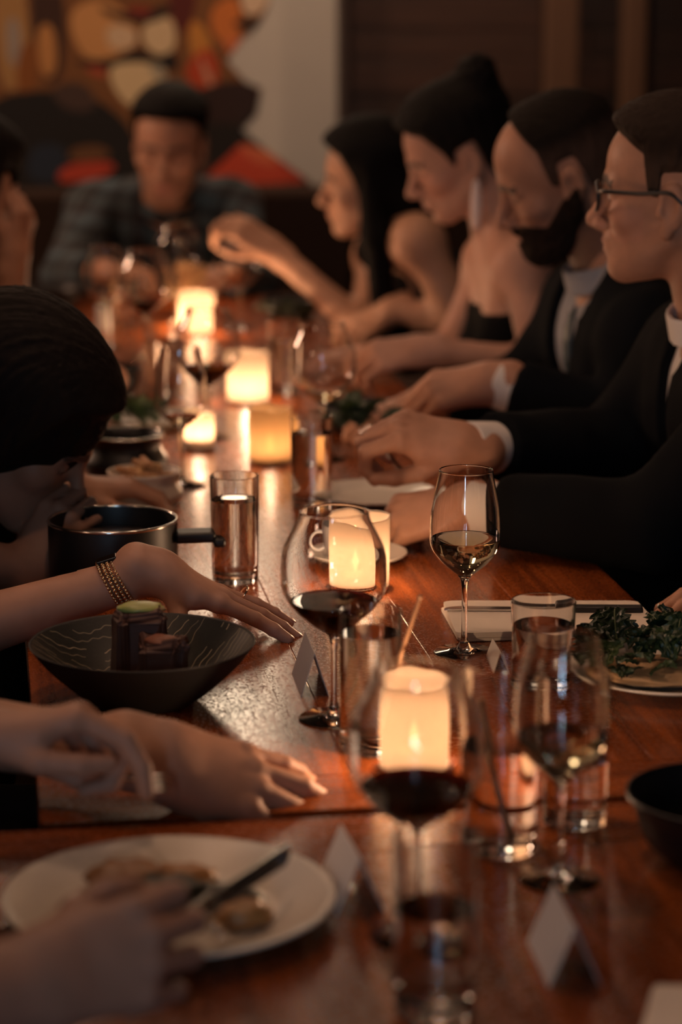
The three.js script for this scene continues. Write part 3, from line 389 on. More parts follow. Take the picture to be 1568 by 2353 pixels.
const LONGBOX = [[-0.15, -0.33, -0.19], [0.15, 0.17, 0.13]];
const R4 = person({ label: 'woman with long black hair propping her elbow on the table, bare arms', woman: true, wide: 0.88, neckR: 0.044, pelvis: V(1.12, 0.54, -5.1), neck: V(0.915, 0.965, -5.12), sL: V(0.9000, 0.9755, -5.0000), sR: V(0.8590, 0.9170, -5.3000),
  eL: V(0.9821, 0.8060, -4.9500), wL: V(0.8535, 0.8259, -5.0500), eR: V(0.8007, 0.7761, -5.1500), wR: V(0.6255, 0.9302, -5.3000), armR: [0.041, 0.034, 0.024],
  handR: { dir: V(-0.75, 0.55, -0.1), back: V(0.3, 0.5, 0.8), size: 0.95, curl: [[0.6, 0.9, 0.6]], cell: 0.004 }, handL: { dir: V(-0.85, -0.45, -0.1), back: V(-0.4, 0.7, 0.5), size: 0.93, curl: [[0.4, 0.5, 0.3]], cell: 0.004 },
  head: { c: V(0.822, 1.09, -5.153), yaw: -108, pitch: 3, roll: -8, s: 0.97 }, hairColor: [0.0035, 0.003, 0.003], skin: [0.58, 0.38, 0.27], openEyes: true,
  clothes: [{ name: 'dress', mat: blackCloth, grow: 0.008, neck: [0.11, -0.06, 0.08] }], lower: blackCloth, hair: [{ f: longHair, box: LONGBOX, cell: 0.005 }] });
person({ label: 'man in plaid blue-grey shirt with head bowed at the far end of the table', pelvis: V(0.46, 0.54, -6.5), neck: V(0.455, 0.965, -6.22), sL: V(0.6330, 0.9406, -6.2500), sR: V(0.2742, 0.9363, -6.2500), wide: 1.08, neckR: 0.058,
  eL: V(0.6661, 0.7804, -6.0500), wL: V(0.5750, 0.8136, -5.8500), eR: V(0.1917, 0.7885, -6.0500), wR: V(0.2850, 0.8289, -5.8500), armR: [0.052, 0.042, 0.028],
  handL: { dir: V(-0.5, 0, 0.8), back: V(0, 1, 0.3), curl: hand.soft, cell: 0.004 }, handR: { dir: V(0.5, 0.1, 0.8), back: V(0, 1, 0.3), curl: hand.soft, cell: 0.004 },
  head: { c: V(0.458, 1.115, -6.06), yaw: -14, pitch: 14, roll: -3, s: 1.08 }, hairColor: [0.004, 0.0035, 0.0035], skin: [0.46, 0.27, 0.19], stubble: 0.35,
  clothes: [{ name: 'shirt', mat: plaid, grow: 0.02, sleeve: 1.75, neck: [0.06, 0.02], collar: plaid, fold: 0.007 }], lower: suit, hair: [{ f: hairShort('short', 0.005, 0.026) }] });
person({ label: 'diner at the right edge of the picture, only fingertips showing beside the napkin', pelvis: V(1.18, 0.54, -2.5), neck: V(1.12, 1.06, -2.5), sL: V(1.12, 0.99, -2.3), sR: V(1.12, 0.99, -2.68), eL: V(1.02, 0.78, -2.24), wL: V(0.92, 0.79, -2.3), eR: V(1.04, 0.78, -2.72), wR: V(0.8972, 0.7606, -2.7200),
  handR: { dir: V(-0.9, 0.1, 0.05), back: V(0.1, 0.9, 0.4), size: 0.95, curl: [[0.9, 1.1, 0.7]] }, head: { c: V(1.1, 1.27, -2.5), yaw: -90, pitch: 10, cell: 0.005 },
  clothes: [{ name: 'jacket', mat: suit, grow: 0.02, sleeve: 1.8, neck: [0.07, 0.03] }], lower: suit, hair: [{ f: hairShort('short', 0.006, 0.02), cell: 0.006 }] });

// left side of the table, nearest first
const L1 = person({ label: 'nearest diner at the left edge, hands holding fork and knife over the white plate', pelvis: V(-0.37, 0.54, -1.62), neck: V(-0.33, 1.06, -1.62), sL: V(-0.32, 0.99, -1.82), sR: V(-0.32, 0.99, -1.43), eL: V(-0.25, 0.84, -1.98), wL: V(-0.0248, 0.8534, -2.0400), eR: V(-0.2, 0.84, -1.42), wR: V(0.0144, 0.8182, -1.5800), armR: [0.046, 0.038, 0.027], skin: [0.5, 0.32, 0.25],
  handL: { dir: V(0.95, 0.14, -0.08), back: V(-0.12, 0.95, -0.25), size: 1.02, curl: [[0.62, 0.62, 0.35], [0.9, 1.3, 0.9], [1.2, 1.5, 1.0], [1.3, 1.5, 1.0]], thumb: [[0.42, 0.75, -0.55], [0.08, 1, -0.3], [-0.12, 1, -0.15]] },
  handR: { dir: V(0.92, 0.1, -0.3), back: V(0.1, 0.42, 0.9), size: 1.0, fat: 1.02, spread: 0.12, curl: [[0.55, 1.5, 0.9], [0.6, 1.5, 0.9], [0.65, 1.5, 0.9], [0.7, 1.5, 0.9]], thumb: [[0.5, 0.8, -0.4], [0.25, 0.9, -0.45], [-0.05, 0.95, -0.4]] },
  head: { c: V(-0.33, 1.27, -1.62), yaw: 90, pitch: 15, cell: 0.005 }, clothes: [{ name: 'shirt', mat: blackCloth, grow: 0.012, sleeve: 1.1, neck: [0.06, 0.02] }], lower: suit, hair: [{ f: hairShort('short', 0.008, 0.02), cell: 0.006 }] });
const L2 = person({ label: 'second diner on the left, bare hand spread on the table beside the dark joint', pelvis: V(-0.38, 0.54, -2.2), neck: V(-0.36, 1.05, -2.2), sL: V(-0.34, 0.98, -2.38), sR: V(-0.34, 0.98, -2.02), eL: V(-0.15, 0.81, -2.28), wL: V(0.1417, 0.7977, -2.1350), eR: V(-0.3, 0.74, -1.98), wR: V(-0.22, 0.58, -2.04), armR: [0.046, 0.04, 0.029], skin: [0.52, 0.33, 0.25],
  handL: { dir: V(0.95, -0.3, 0.0), back: V(0.15, 0.76, 0.62), size: 1.06, fat: 1.12, curl: [[0.42, 0.62, 0.45], [0.3, 0.5, 0.35], [0.2, 0.32, 0.25], [0.25, 0.3, 0.25]], fan: [0.05, 0, -0.02, -0.06], spread: 0.14, thumb: [[0.4, 0.9, -0.45], [0.25, 1, -0.35], [0.1, 0.75, -0.75]], cell: 0.0028 }, handR: { dir: V(0.9, -0.3, 0), back: V(0, 1, 0), curl: hand.soft, cell: 0.005 },
  head: { c: V(-0.36, 1.26, -2.2), yaw: 90, pitch: 15, cell: 0.005 }, clothes: [{ name: 'shirt', mat: blackCloth, grow: 0.012, sleeve: 1.05, neck: [0.06, 0.02] }], lower: suit, hair: [{ f: hairShort('short', 0.008, 0.02), cell: 0.006 }], nails: ['L'] });
const L3 = person({ label: 'third diner on the left, with beaded bracelet and ring, reaching past the dark bowl', woman: true, wide: 0.88, pelvis: V(-0.38, 0.54, -2.7), neck: V(-0.36, 1.03, -2.7), sL: V(-0.33, 0.97, -2.86), sR: V(-0.33, 0.97, -2.55), eL: V(-0.0582, 0.7602, -2.7400), wL: V(0.1848, 0.8317, -2.7300), eR: V(-0.3, 0.74, -2.54), wR: V(-0.2, 0.6, -2.56), armR: [0.04, 0.038, 0.0225], skin: [0.56, 0.36, 0.28],
  handL: { dir: V(0.9, -0.42, -0.02), back: V(0.42, 0.9, 0.08), size: 0.92, curl: [[0.0, 0.1, 0.08], [0.02, 0.12, 0.08], [-0.08, 0.16, 0.1], [-0.05, 0.2, 0.1]], spread: 0.13, thumb: [[0.55, 0.55, -0.62], [0.12, 0.62, -0.76], [0.02, 0.72, -0.68]], cell: 0.0025 }, handR: { dir: V(0.9, -0.3, 0), back: V(0, 1, 0), curl: hand.soft, cell: 0.005 },
  head: { c: V(-0.36, 1.24, -2.7), yaw: 90, pitch: 10, cell: 0.005 }, fine: 0.0085, clothes: [{ name: 'dress', mat: blackCloth, grow: 0.008, neck: [0.07, 0.0] }], lower: blackCloth, hair: [{ f: longHair, box: LONGBOX, cell: 0.006 }], nails: ['L'] });
{ // bracelet of several bead strands, and the ring
  const { wL: W, eL: E } = L3.s, d = W.clone().sub(E).normalize(), a = V(0, 1, 0).addScaledVector(d, -d.y).normalize(), b = d.clone().cross(a), beads = [], gold = std(0.75, 0.5, 0.3, 0.22, { metalness: 1 });
  for (let s = 0; s < 4; s++) for (let i = 0; i < 44; i++) { const t = i / 44 * Math.PI * 2, c = W.clone().addScaledVector(d, -0.041 - s * 0.0055 - 0.006 * Math.cos(t)), r = 0.0292 + s * 0.0004; beads.push(new THREE.IcosahedronGeometry(s === 0 || s === 3 ? 0.0023 : 0.0027, 1).translate(c.x + (a.x * Math.cos(t) + b.x * Math.sin(t)) * r, c.y + (a.y * Math.cos(t) + b.y * Math.sin(t)) * r, c.z + (a.z * Math.cos(t) + b.z * Math.sin(t)) * r)); }
  L3.put('bracelet', join(beads), gold);
  const clasp = rbox(0.024, 0.005, 0.02, 0.001); clasp.applyMatrix4(new THREE.Matrix4().makeBasis(d, a, b)).translate(W.x - d.x * 0.052 + a.x * 0.031, W.y - d.y * 0.052 + a.y * 0.031, W.z - d.z * 0.052 + a.z * 0.031); L3.put('clasp', clasp, std(0.1, 0.06, 0.04, 0.25, { metalness: 1 }));
  const p = L3.tips.L[2]; const r = new THREE.TorusGeometry(0.0096, 0.0013, 8, 28).applyQuaternion(new THREE.Quaternion().setFromUnitVectors(V(0, 0, 1), p.d)); const q = p.p.clone().addScaledVector(p.d, -0.068); L3.put('ring', r.translate(q.x, q.y, q.z), std(0.9, 0.75, 0.6, 0.15, { metalness: 1 })); }
person({ label: 'person with long dark hair bowed low over the left table edge beside the black pot', woman: true, pelvis: V(-0.4, 0.54, -3.2), neck: V(-0.1, 0.98, -3.14), sL: V(-0.16, 0.92, -3.34), sR: V(-0.16, 0.92, -2.99), eL: V(-0.05, 0.8, -3.4), wL: V(0.1, 0.79, -3.42), eR: V(-0.1, 0.8, -3.0), wR: V(0.0431, 0.7614, -3.0500), armR: [0.044, 0.036, 0.026], skin: [0.36, 0.22, 0.16],
  handR: { dir: V(0.5, 0.75, -0.2), back: V(-0.4, 0.3, 0.85), size: 0.95, curl: [[0.8, 1.0, 0.6]], cell: 0.004 }, handL: { dir: V(0.9, 0, -0.2), back: V(0, 1, 0), curl: hand.soft, cell: 0.005 },
  head: { c: V(0.0325, 0.9397, -3.1200), yaw: 78, pitch: 34, roll: 6, s: 1.0, cell: 0.0042 }, hairColor: [0.009, 0.006, 0.005], clothes: [{ name: 'shirt', mat: blackCloth, grow: 0.014, sleeve: 1.2, neck: [0.07, 0.02] }], lower: blackCloth,
  hair: [{ f: (x, y, z) => smin(longHair(x, y, z), ell([0, 0.055, -0.03], [0.112, 0.115, 0.125])(x, y, z) + locks(x, y, z) * 1.5, 0.03), box: [[-0.16, -0.33, -0.2], [0.16, 0.22, 0.14]], cell: 0.0055 }] });
person({ label: 'dark-haired diner far down the left side resting the chin on a raised bare forearm', woman: true, wide: 0.9, pelvis: V(-0.32, 0.54, -4.8), neck: V(-0.14, 1.0, -4.8), sL: V(-0.16, 0.94, -4.98), sR: V(-0.16, 0.94, -4.62), eL: V(0.02, 0.79, -4.95), wL: V(0.2187, 0.8086, -4.3000), eR: V(0.0381, 0.8666, -4.7000), wR: V(0.0499, 0.9887, -4.7000), armR: [0.042, 0.037, 0.027],
  handR: { dir: V(0.3, 0.9, -0.1), back: V(0.7, -0.2, 0.6), size: 0.95, curl: [[0.9, 0.9, 0.5]], cell: 0.004 },
  head: { c: V(-0.0224, 1.1190, -4.7500), yaw: 150, pitch: 10 }, hairColor: [0.008, 0.006, 0.006], clothes: [{ name: 'shirt', mat: blackCloth, grow: 0.012, sleeve: 0.6, neck: [0.07, 0.0] }], lower: blackCloth, hair: [{ f: hairShort('full', 0.014, 0.03), cell: 0.006 }] });

// ---------------------------------------------------------------- glasses
const scaleR = (pts, k, h) => pts.map(([r, y]) => [r * k, y * h]);
function cupGeo(outer, inner) { return lathe([...outer, ...[...inner].reverse()], 72); }
const BOWL = { white: { H: 0.213, R: 0.0403, rim: 0.0306, max: 0.134, low: 0.089, foot: 0.035, wall: 0.0011 }, red: { H: 0.221, R: 0.0545, rim: 0.0355, max: 0.149, low: 0.09, foot: 0.037, wall: 0.0012 } };
function bowlCurve(b, d) {                // radius of the bowl's outside, shrunk by d, from its base to the rim
  const low = b.low, v = (r, y) => [Math.max(r - d, 0.0005), y];
  const pts = [v(0.004 + d, low + d * 0.6), v(b.R * 0.36, low + (b.max - low) * 0.16 + d * 0.6), v(b.R * 0.72, low + (b.max - low) * 0.45 + d * 0.4), v(b.R * 0.96, b.max - (b.max - low) * 0.22), v(b.R, b.max + 0.006), v(b.R * 0.93 + b.rim * 0.04, b.max + (b.H - b.max) * 0.45), v(b.rim + (b.R - b.rim) * 0.18, b.H - 0.012), v(b.rim, b.H)];
  return curvePts(pts, 44);
}
const glassParts = {};
function glassSet(kind) {
  if (glassParts[kind]) return glassParts[kind];
  const b = BOWL[kind], out = bowlCurve(b, 0), inn = bowlCurve(b, b.wall); out[0][0] = 0; inn[0][0] = 0;
  const lip = [b.rim - b.wall / 2, b.H + b.wall * 0.55];
  const foot = [[0, 0.0008], [b.foot * 0.6, 0.0006], [b.foot - 0.001, 0], [b.foot, 0.001], [b.foot - 0.001, 0.0022], [b.foot * 0.55, 0.0038], [0.0085, 0.0075], [0.0052, 0.0125], [0, 0.0128]];
  const stem = curvePts([[0.0054, 0.0122], [0.0038, 0.02], [0.0033, 0.045], [0.0036, b.low - 0.015], [0.0052, b.low - 0.003], [0.008, b.low + 0.0015]], 24);
  return glassParts[kind] = { b, bowl: lathe([...out, lip, ...inn.reverse()], 80), foot: lathe(foot, 64), stem: lathe([[0, 0.0122], ...stem, [0, b.low + 0.0015]], 32) };
}
function wineGlass(kind, p, label, wine, level, group) {
  const g = glassSet(kind), t = thing('wine_glass', label, 'wine glass', p, group); t.rotation.y = rr(0, 6);
  mesh('bowl', g.bowl, glassMat, t); mesh('stem', g.stem, glassMat, t); mesh('foot', g.foot, glassMat, t);
  if (wine) { const b = g.b, c = bowlCurve(b, b.wall - 0.0004).filter(([, y]) => y < level), r = c[c.length - 1][0]; c[0][0] = 0; mesh('wine', lathe([...c, [r, level + 0.0006], [r - 0.0012, level - 0.0001], [r - 0.003, level - 0.0004], [0, level - 0.0004]], 80), wine, t); }
  return t;
}
function tumbler(p, label, R, H, level, Rb = R * 0.93, base = 0.012) {
  const t = thing('tumbler', label, 'glass', p), w = 0.0017, at = (y) => Rb + (R - Rb) * (y / H);
  mesh('glass_wall', lathe([[0, 0.0012], [Rb * 0.7, 0.001], [Rb - 0.003, 0], [Rb - 0.0006, 0.0012], [Rb, 0.004], [at(H * 0.5), H * 0.5], [R - 0.0002, H - 0.001], [R - w / 2, H], [R - w, H - 0.0008], [at(H * 0.5) - w, H * 0.5], [at(base + 0.006) - w, base + 0.006], [at(base) - w - 0.003, base + 0.001], [0, base]], 72), glassMat, t);
  if (level) { const d = w - 0.0004; mesh('water', lathe([[0, base - 0.0004], [at(base) - w - 0.003, base + 0.0006], [at(base + 0.006) - d, base + 0.006], [at(level) - d, level + 0.0008], [at(level) - d - 0.0015, level], [0, level - 0.0003]], 72), waterMat, t); }
  return t;
}
wineGlass('white', V(0.5262, 0.7500, -2.6192), 'sharp white wine glass standing before the folded napkin, half full of pale wine', whiteWineMat, 0.134);
wineGlass('red', V(0.3425, 0.7500, -2.3866), 'red wine glass in front of the second nearest candle, beside the leaning place card', redWineMat, 0.127);
wineGlass('red', V(0.3228, 0.7500, -1.7918), 'blurred red wine glass nearest the camera, directly before the brightest candle', redWineMat, 0.127);
wineGlass('white', V(0.4658, 0.7500, -1.8981), 'blurred white wine glass nearest the camera, at the right beside the straight tumbler', whiteWineMat, 0.128);
wineGlass('red', V(0.5272, 0.7500, -3.8003), 'round white wine glass behind the tall water glass in the middle of the table', whiteWineMat, 0.112);
wineGlass('red', V(0.3629, 0.7500, -4.0211), 'red wine glass just left of the wide glowing candle in mid-table', redWineMat, 0.122);
wineGlass('white', V(0.2846, 0.7500, -3.6226), 'white wine glass left of the amber candle, gold glints in its low wine', whiteWineMat, 0.108);
wineGlass('red', V(0.3187, 0.7500, -4.9465), 'far red wine glass left of the brightest far candle', redWineMat, 0.12);
wineGlass('red', V(0.4333, 0.7500, -5.5225), 'farthest wine glass, standing behind the farthest candle in front of the bowed man', null, 0);
wineGlass('red', V(0.5566, 0.7500, -5.3564), 'far empty wine glass right of the farthest candle by the raised hand', null, 0);
wineGlass('white', V(0.2449, 0.7500, -5.0954), 'far wine glass at the left, next to the pale shaker', whiteWineMat, 0.11);
tumbler(V(0.3024, 0.7500, -2.9972), 'tall water glass behind the hand with the bracelet', 0.0315, 0.139, 0.107);
tumbler(V(0.3631, 0.7500, -2.2792), 'tall water glass left of the nearest candle, overlapping the red wine glass', 0.0318, 0.144, 0.12);
tumbler(V(0.4331, 0.7500, -1.9806), 'blurred tall water glass with a stir stick, right of the nearest candle', 0.034, 0.17, 0.095, 0.0318);
tumbler(V(0.5138, 0.7500, -2.0403), 'blurred straight water glass at the right behind the nearest white wine glass', 0.0315, 0.139, 0.06);
tumbler(V(0.5780, 0.7500, -2.4487), 'short water glass between the folded napkin and the salad plate', 0.0352, 0.103, 0.075, 0.031);
tumbler(V(0.4604, 0.7500, -3.4357), 'tall water glass standing right of the amber candle in mid-table', 0.0315, 0.135, 0.11);
tumbler(V(0.3121, 0.7500, -1.6482), 'very blurred tumbler of dark drink at the bottom of the picture', 0.0325, 0.139, 0.08);
tumbler(V(0.3172, 0.7500, -4.4850), 'far water glass left of the mid-table red wine glass', 0.0315, 0.139, 0.1);
tumbler(V(0.5460, 0.7500, -4.4515), 'far water glass right of the wide glowing candle', 0.0315, 0.139, 0.1);
tumbler(V(0.3081, 0.7500, -5.4659), 'farthest water glass at the left end of the table', 0.0315, 0.139, 0.1);
const stick = std(0.5, 0.28, 0.15, 0.5);
function stirStick(label, a, b, r = 0.0022) { const t = thing('stir_stick', label, 'stir stick', a); mesh('shaft', tube([V(0, 0, 0), b.clone().sub(a).multiplyScalar(0.5), b.clone().sub(a)], r, 8, 8), stick, t); mesh('tip', ball(r * 1.3, 0, 0, 0).translate(b.x - a.x, b.y - a.y, b.z - a.z), stick, t); }
stirStick('peach stir stick leaning out of the tall water glass towards the right', V(0.3610, 0.7752, -2.2450), V(0.4100, 0.9092, -2.2620));
stirStick('stir stick leaning inside the blurred tall water glass right of the nearest candle', V(0.4417, 0.7596, -1.9920), V(0.4110, 0.8906, -1.9650));

// ---------------------------------------------------------------- candles: frosted cups round a small flame
const cupMat = new THREE.MeshPhysicalMaterial({ color: new THREE.Color().setRGB(0.44, 0.34, 0.25), roughness: 0.88, transmission: 0.5, thickness: 0, ior: 1.4, emissive: CANDLE, emissiveIntensity: 0.02 });
const amberCup = new THREE.MeshPhysicalMaterial({ color: new THREE.Color().setRGB(0.42, 0.26, 0.115), roughness: 0.88, transmission: 0.5, thickness: 0, ior: 1.4, emissive: CANDLE, emissiveIntensity: 0.02 });
const flameMat = std(1, 0.8, 0.5, 0.5, { emissive: new THREE.Color().setRGB(1, 0.62, 0.28), emissiveIntensity: FLAME }), wax = std(0.85, 0.78, 0.62, 0.5), wickMat = std(0.02, 0.02, 0.02, 0.9);
function candle(p, label, cd, R = 0.0392, H = 0.094, m = cupMat, flameY = 0.034) {
  const t = thing('candle_holder', label, 'candle', p), wob = (a) => 0.0012 * Math.sin(a * 3 + 1) + 0.0006 * Math.sin(a * 7);
  const cup = lathe([[R * 0.97, 0.0055], [R * 0.985, 0.03], [R, H * 0.7], [R, H]], 64), q = cup.attributes.position;
  for (let i = 0; i < q.count; i++) if (q.getY(i) > H * 0.95) q.setY(i, q.getY(i) + wob(Math.atan2(q.getZ(i), q.getX(i))));
  mesh('frosted_cup', cup, m, t);
  const lipPts = []; for (let i = 0; i < 48; i++) { const a = i / 48 * Math.PI * 2; lipPts.push(V(Math.cos(a) * R, H + wob(a), Math.sin(a) * R)); }
  mesh('glass_lip', new THREE.TubeGeometry(new THREE.CatmullRomCurve3(lipPts, true), 96, 0.0012, 8, true), glassMat, t);
  mesh('glass_base', lathe([[0, 0], [R * 0.9, 0], [R * 0.97, 0.0015], [R * 0.97, 0.0055], [R * 0.9, 0.0065], [0, 0.0062]], 48), glassMat, t);
  const c = mesh('tealight', lathe([[0, 0.0068], [0.0185, 0.0068], [0.019, 0.008], [0.019, 0.02], [0.0182, 0.021], [0.012, 0.0195], [0, 0.019]], 32), wax, t);
  mesh('wick', new THREE.CylinderGeometry(0.0007, 0.0007, 0.008, 6).translate(0, 0.0225, 0), wickMat, c);
  mesh('flame', lathe([[0.0002, -0.011], [0.0026, -0.0075], [0.0042, -0.002], [0.0036, 0.004], [0.0018, 0.011], [0.0002, 0.019]], 16).translate(0, flameY, 0), flameMat, t);
  const l = new THREE.PointLight(CANDLE, cd, 0, 2); l.position.set(p.x, p.y + flameY, p.z); l.shadow.radius = 0.25; l.castShadow = true; scene.add(l);
}
candle(V(0.3945, 0.7500, -2.2051), 'nearest and brightest candle in a frosted amber cup, behind the blurred red wine glass', CANDLE_CD * 1.5);
candle(V(0.4535, 0.7500, -2.9378), 'second nearest candle in a frosted amber cup, behind the sharp red wine glass', CANDLE_CD);
candle(V(0.4667, 0.7500, -4.3639), 'wide glowing candle in mid-table, right of the mid-table red wine glass', CANDLE_CD * 1.3);
candle(V(0.4392, 0.7500, -3.7797), 'dimmer amber candle standing before the wide glowing candle', CANDLE_CD * 0.4, 0.035, 0.09, amberCup, 0.032);
candle(V(0.4510, 0.7500, -5.2658), 'brightest of the far candles, almost white', CANDLE_CD * 3);
candle(V(0.4834, 0.7500, -5.7690), 'farthest candle, yellow, rising behind the white-hot far one', CANDLE_CD * 0.8, 0.0392, 0.094, amberCup);
candle(V(0.3373, 0.7500, -3.9163), 'small low candle hidden behind the white wine glass with gold glints', CANDLE_CD * 0.8, 0.026, 0.06, cupMat, 0.03);

// ---------------------------------------------------------------- plates, bowls, pots
const dish = (prof, n = 96) => lathe(prof, n);
const plateProf = (R, h, t = 0.004) => [[0, 0.002], [R * 0.6, 0.0005], [R * 0.64, 0], [R * 0.68, 0.003], [R * 0.97, h - 0.001], [R, h], [R - 0.0015, h + 0.002], [R * 0.95, h + 0.0012], [R * 0.68, 0.003 + t], [R * 0.6, 0.002 + t], [0, 0.002 + t]];
function plate(p, label, R, h, m, group) { const t = thing('plate', label, 'plate', p, group); mesh('dish', dish(plateProf(R, h)), m, t); mesh('rim', new THREE.TorusGeometry(R - 0.001, 0.0016, 8, 96).rotateX(Math.PI / 2).translate(0, h + 0.0008, 0), m, t); return t; }
function bowl(p, label, R, h, m, rb = 0.5, rimMat, name = 'bowl') {
  const out = curvePts([[R * rb, 0], [R * (rb + 0.25), h * 0.32], [R * 0.9, h * 0.72], [R, h]], 16), w = 0.004, inn = out.map(([r, y]) => [r - w * 0.8, y + w * 0.5 * (1 - y / h)]), t = thing(name, label, 'bowl', p);
  mesh('vessel', dish([[0, 0.001], ...out, [R - w * 0.4, h + 0.001], ...inn.reverse(), [0, w]]), m, t); mesh('rim', new THREE.TorusGeometry(R - w * 0.4, 0.002, 8, 96).rotateX(Math.PI / 2).translate(0, h, 0), rimMat || m, t); return t;
}
// the dark stoneware bowl with scratched wavy lines
{ const lines = canvasTex(1024, 1024, (g) => { g.fillStyle = '#2b2c27'; g.fillRect(0, 0, 1024, 1024);
    for (let i = 0; i < 5000; i++) { g.fillStyle = rnd() > 0.5 ? 'rgba(70,68,58,0.25)' : 'rgba(15,16,15,0.3)'; g.fillRect(rnd() * 1024, rnd() * 1024, rr(2, 10), rr(1, 3)); }
    for (let k = 0; k < 26; k++) { const y0 = 60 + k * 36 + rr(-8, 8), ph = rnd() * 6; if (rnd() < 0.1) continue; g.strokeStyle = `rgba(214,196,160,${rr(0.5, 0.95)})`; g.lineWidth = rr(2, 4.5); g.beginPath();
      for (let x = 0; x <= 1024; x += 8) { const y = y0 + 7 * Math.sin(x * 0.03 + ph) + 3 * Math.sin(x * 0.11 + ph * 2) + 18 * Math.sin(x / 1024 * Math.PI * 2 + 1); (Math.sin(x * 0.013 + ph) > 0.86) || !x ? g.moveTo(x, y) : g.lineTo(x, y); } g.stroke(); } });
  const R = 0.12, h = 0.066, out = curvePts([[0.05, 0], [0.068, 0.012], [0.1, 0.041], [R, h]], 20), t = thing('stoneware_bowl', 'wide dark stoneware bowl with scratched pale wavy lines, holding braised meat', 'bowl', V(0.1506, 0.7500, -2.4783));
  const inn = [[R - 0.003, h - 0.0005], [0.097, 0.046], [0.066, 0.018], [0.045, 0.008], [0, 0.006]], inner = dish([...inn].reverse());
  const p = inner.attributes.position, uv = inner.attributes.uv; for (let i = 0; i < p.count; i++) uv.setXY(i, 0.5 + p.getX(i) / 0.25, 0.5 + p.getZ(i) / 0.25);
  mesh('outside', dish([[0, 0.001], [0.05, 0], ...out.slice(1), [R - 0.001, h + 0.0012], [R - 0.003, h - 0.0005]]), stoneware, t); mesh('inside', inner, std(1, 1, 1, 0.42, { map: lines, bumpMap: grain, bumpScale: 0.0006 }), t); t.rotation.y = 0.5; }
const bowlAt = V(0.1506, 0.7500, -2.4783);
// irregular food lumps
function lump(r, sx, sy, sz, rough, s, n = 20) { const g = new THREE.SphereGeometry(r, n, Math.round(n * 0.7)), p = g.attributes.position, v = V(0, 0, 0); for (let i = 0; i < p.count; i++) { v.fromBufferAttribute(p, i); const k = 1 + rough * noise.noise(v.x / r * s + r * 900, v.y / r * s, v.z / r * s) + rough * 0.5 * noise.noise(v.x / r * s * 2.7, v.y / r * s * 2.7 + 5, v.z / r * s * 2.7); p.setXYZ(i, v.x * k * sx, v.y * k * sy, v.z * k * sz); } g.computeVertexNormals(); return g; }
function chunk(w, h, d, rough, r = 0.006) { const g = new RoundedBoxGeometry(w, h, d, 12, r), p = g.attributes.position, nn = g.attributes.normal; for (let i = 0; i < p.count; i++) { const a = p.getX(i), b = p.getY(i), c = p.getZ(i), k = rough * (noise.noise(a * 55, b * 40, c * 55 + w * 500) + 0.55 * noise.noise(a * 140, b * 90, c * 140) + 0.3 * noise.noise(a * 420, b * 260, c * 420)); p.setXYZ(i, a + nn.getX(i) * k, b + nn.getY(i) * k, c + nn.getZ(i) * k); } g.computeVertexNormals(); return g; }
const meat = std(0.1, 0.035, 0.02, 0.5, { bumpMap: grain, bumpScale: 0.002 }), meatCut = std(0.3, 0.1, 0.05, 0.45, { bumpMap: grain, bumpScale: 0.002 }), lime = std(0.42, 0.45, 0.12, 0.35), sauce = std(0.22, 0.11, 0.04, 0.2);
function meatPiece(label, x, y, z, w, h, d, turn) { const t = thing('meat_piece', label, 'meat', V(bowlAt.x + x, bowlAt.y + y, bowlAt.z + z)); t.rotation.y = turn; mesh('flesh', chunk(w, h, d, 0.01, 0.012).translate(0, h / 2, 0), meat, t); mesh('cut_face', lump(0.02, w * 18, 0.3, d * 18, 0.2, 1.6).translate(0, h - 0.003, 0), meatCut, t); return t; }
meatPiece('tall block of braised dark meat at the back of the wavy-lined bowl', 0.0, 0.008, -0.028, 0.054, 0.086, 0.044, 0.12);
meatPiece('lower block of braised meat with a reddish cut top in the wavy-lined bowl', 0.019, 0.008, 0.018, 0.05, 0.066, 0.042, -0.2);
{ const t = thing('lime_slice', 'pale green slice lying on top of the tall meat block', 'garnish', V(bowlAt.x, bowlAt.y + 0.0965, bowlAt.z - 0.028)); mesh('flesh', lump(0.02, 1.25, 0.28, 0.85, 0.12, 2), lime, t); mesh('rind', lump(0.008, 1.6, 0.35, 0.8, 0.2, 2).translate(0.014, -0.001, 0.008), std(0.3, 0.2, 0.08, 0.4), t); }
[[-0.045, 0.0], [-0.05, 0.02], [-0.025, 0.035], [0.045, 0.03], [0.055, 0.01], [0.035, 0.042]].forEach(([x, z], i) => { const t = tag(mesh('sauce_morsel', lump(0.011, rr(1, 1.5), rr(0.45, 0.7), 1, 0.3, 2.2, 14), i % 2 ? sauce : meatCut), ['small glazed morsel at the far left of the wavy-lined bowl', 'small dark morsel left of the front meat block', 'glazed morsel before the tall meat block', 'brown morsel right of the front meat block', 'glazed morsel at the right side of the wavy-lined bowl', 'reddish morsel at the front right of the wavy-lined bowl'][i], 'food'); t.position.set(bowlAt.x + x, bowlAt.y + 0.016, bowlAt.z + z); });

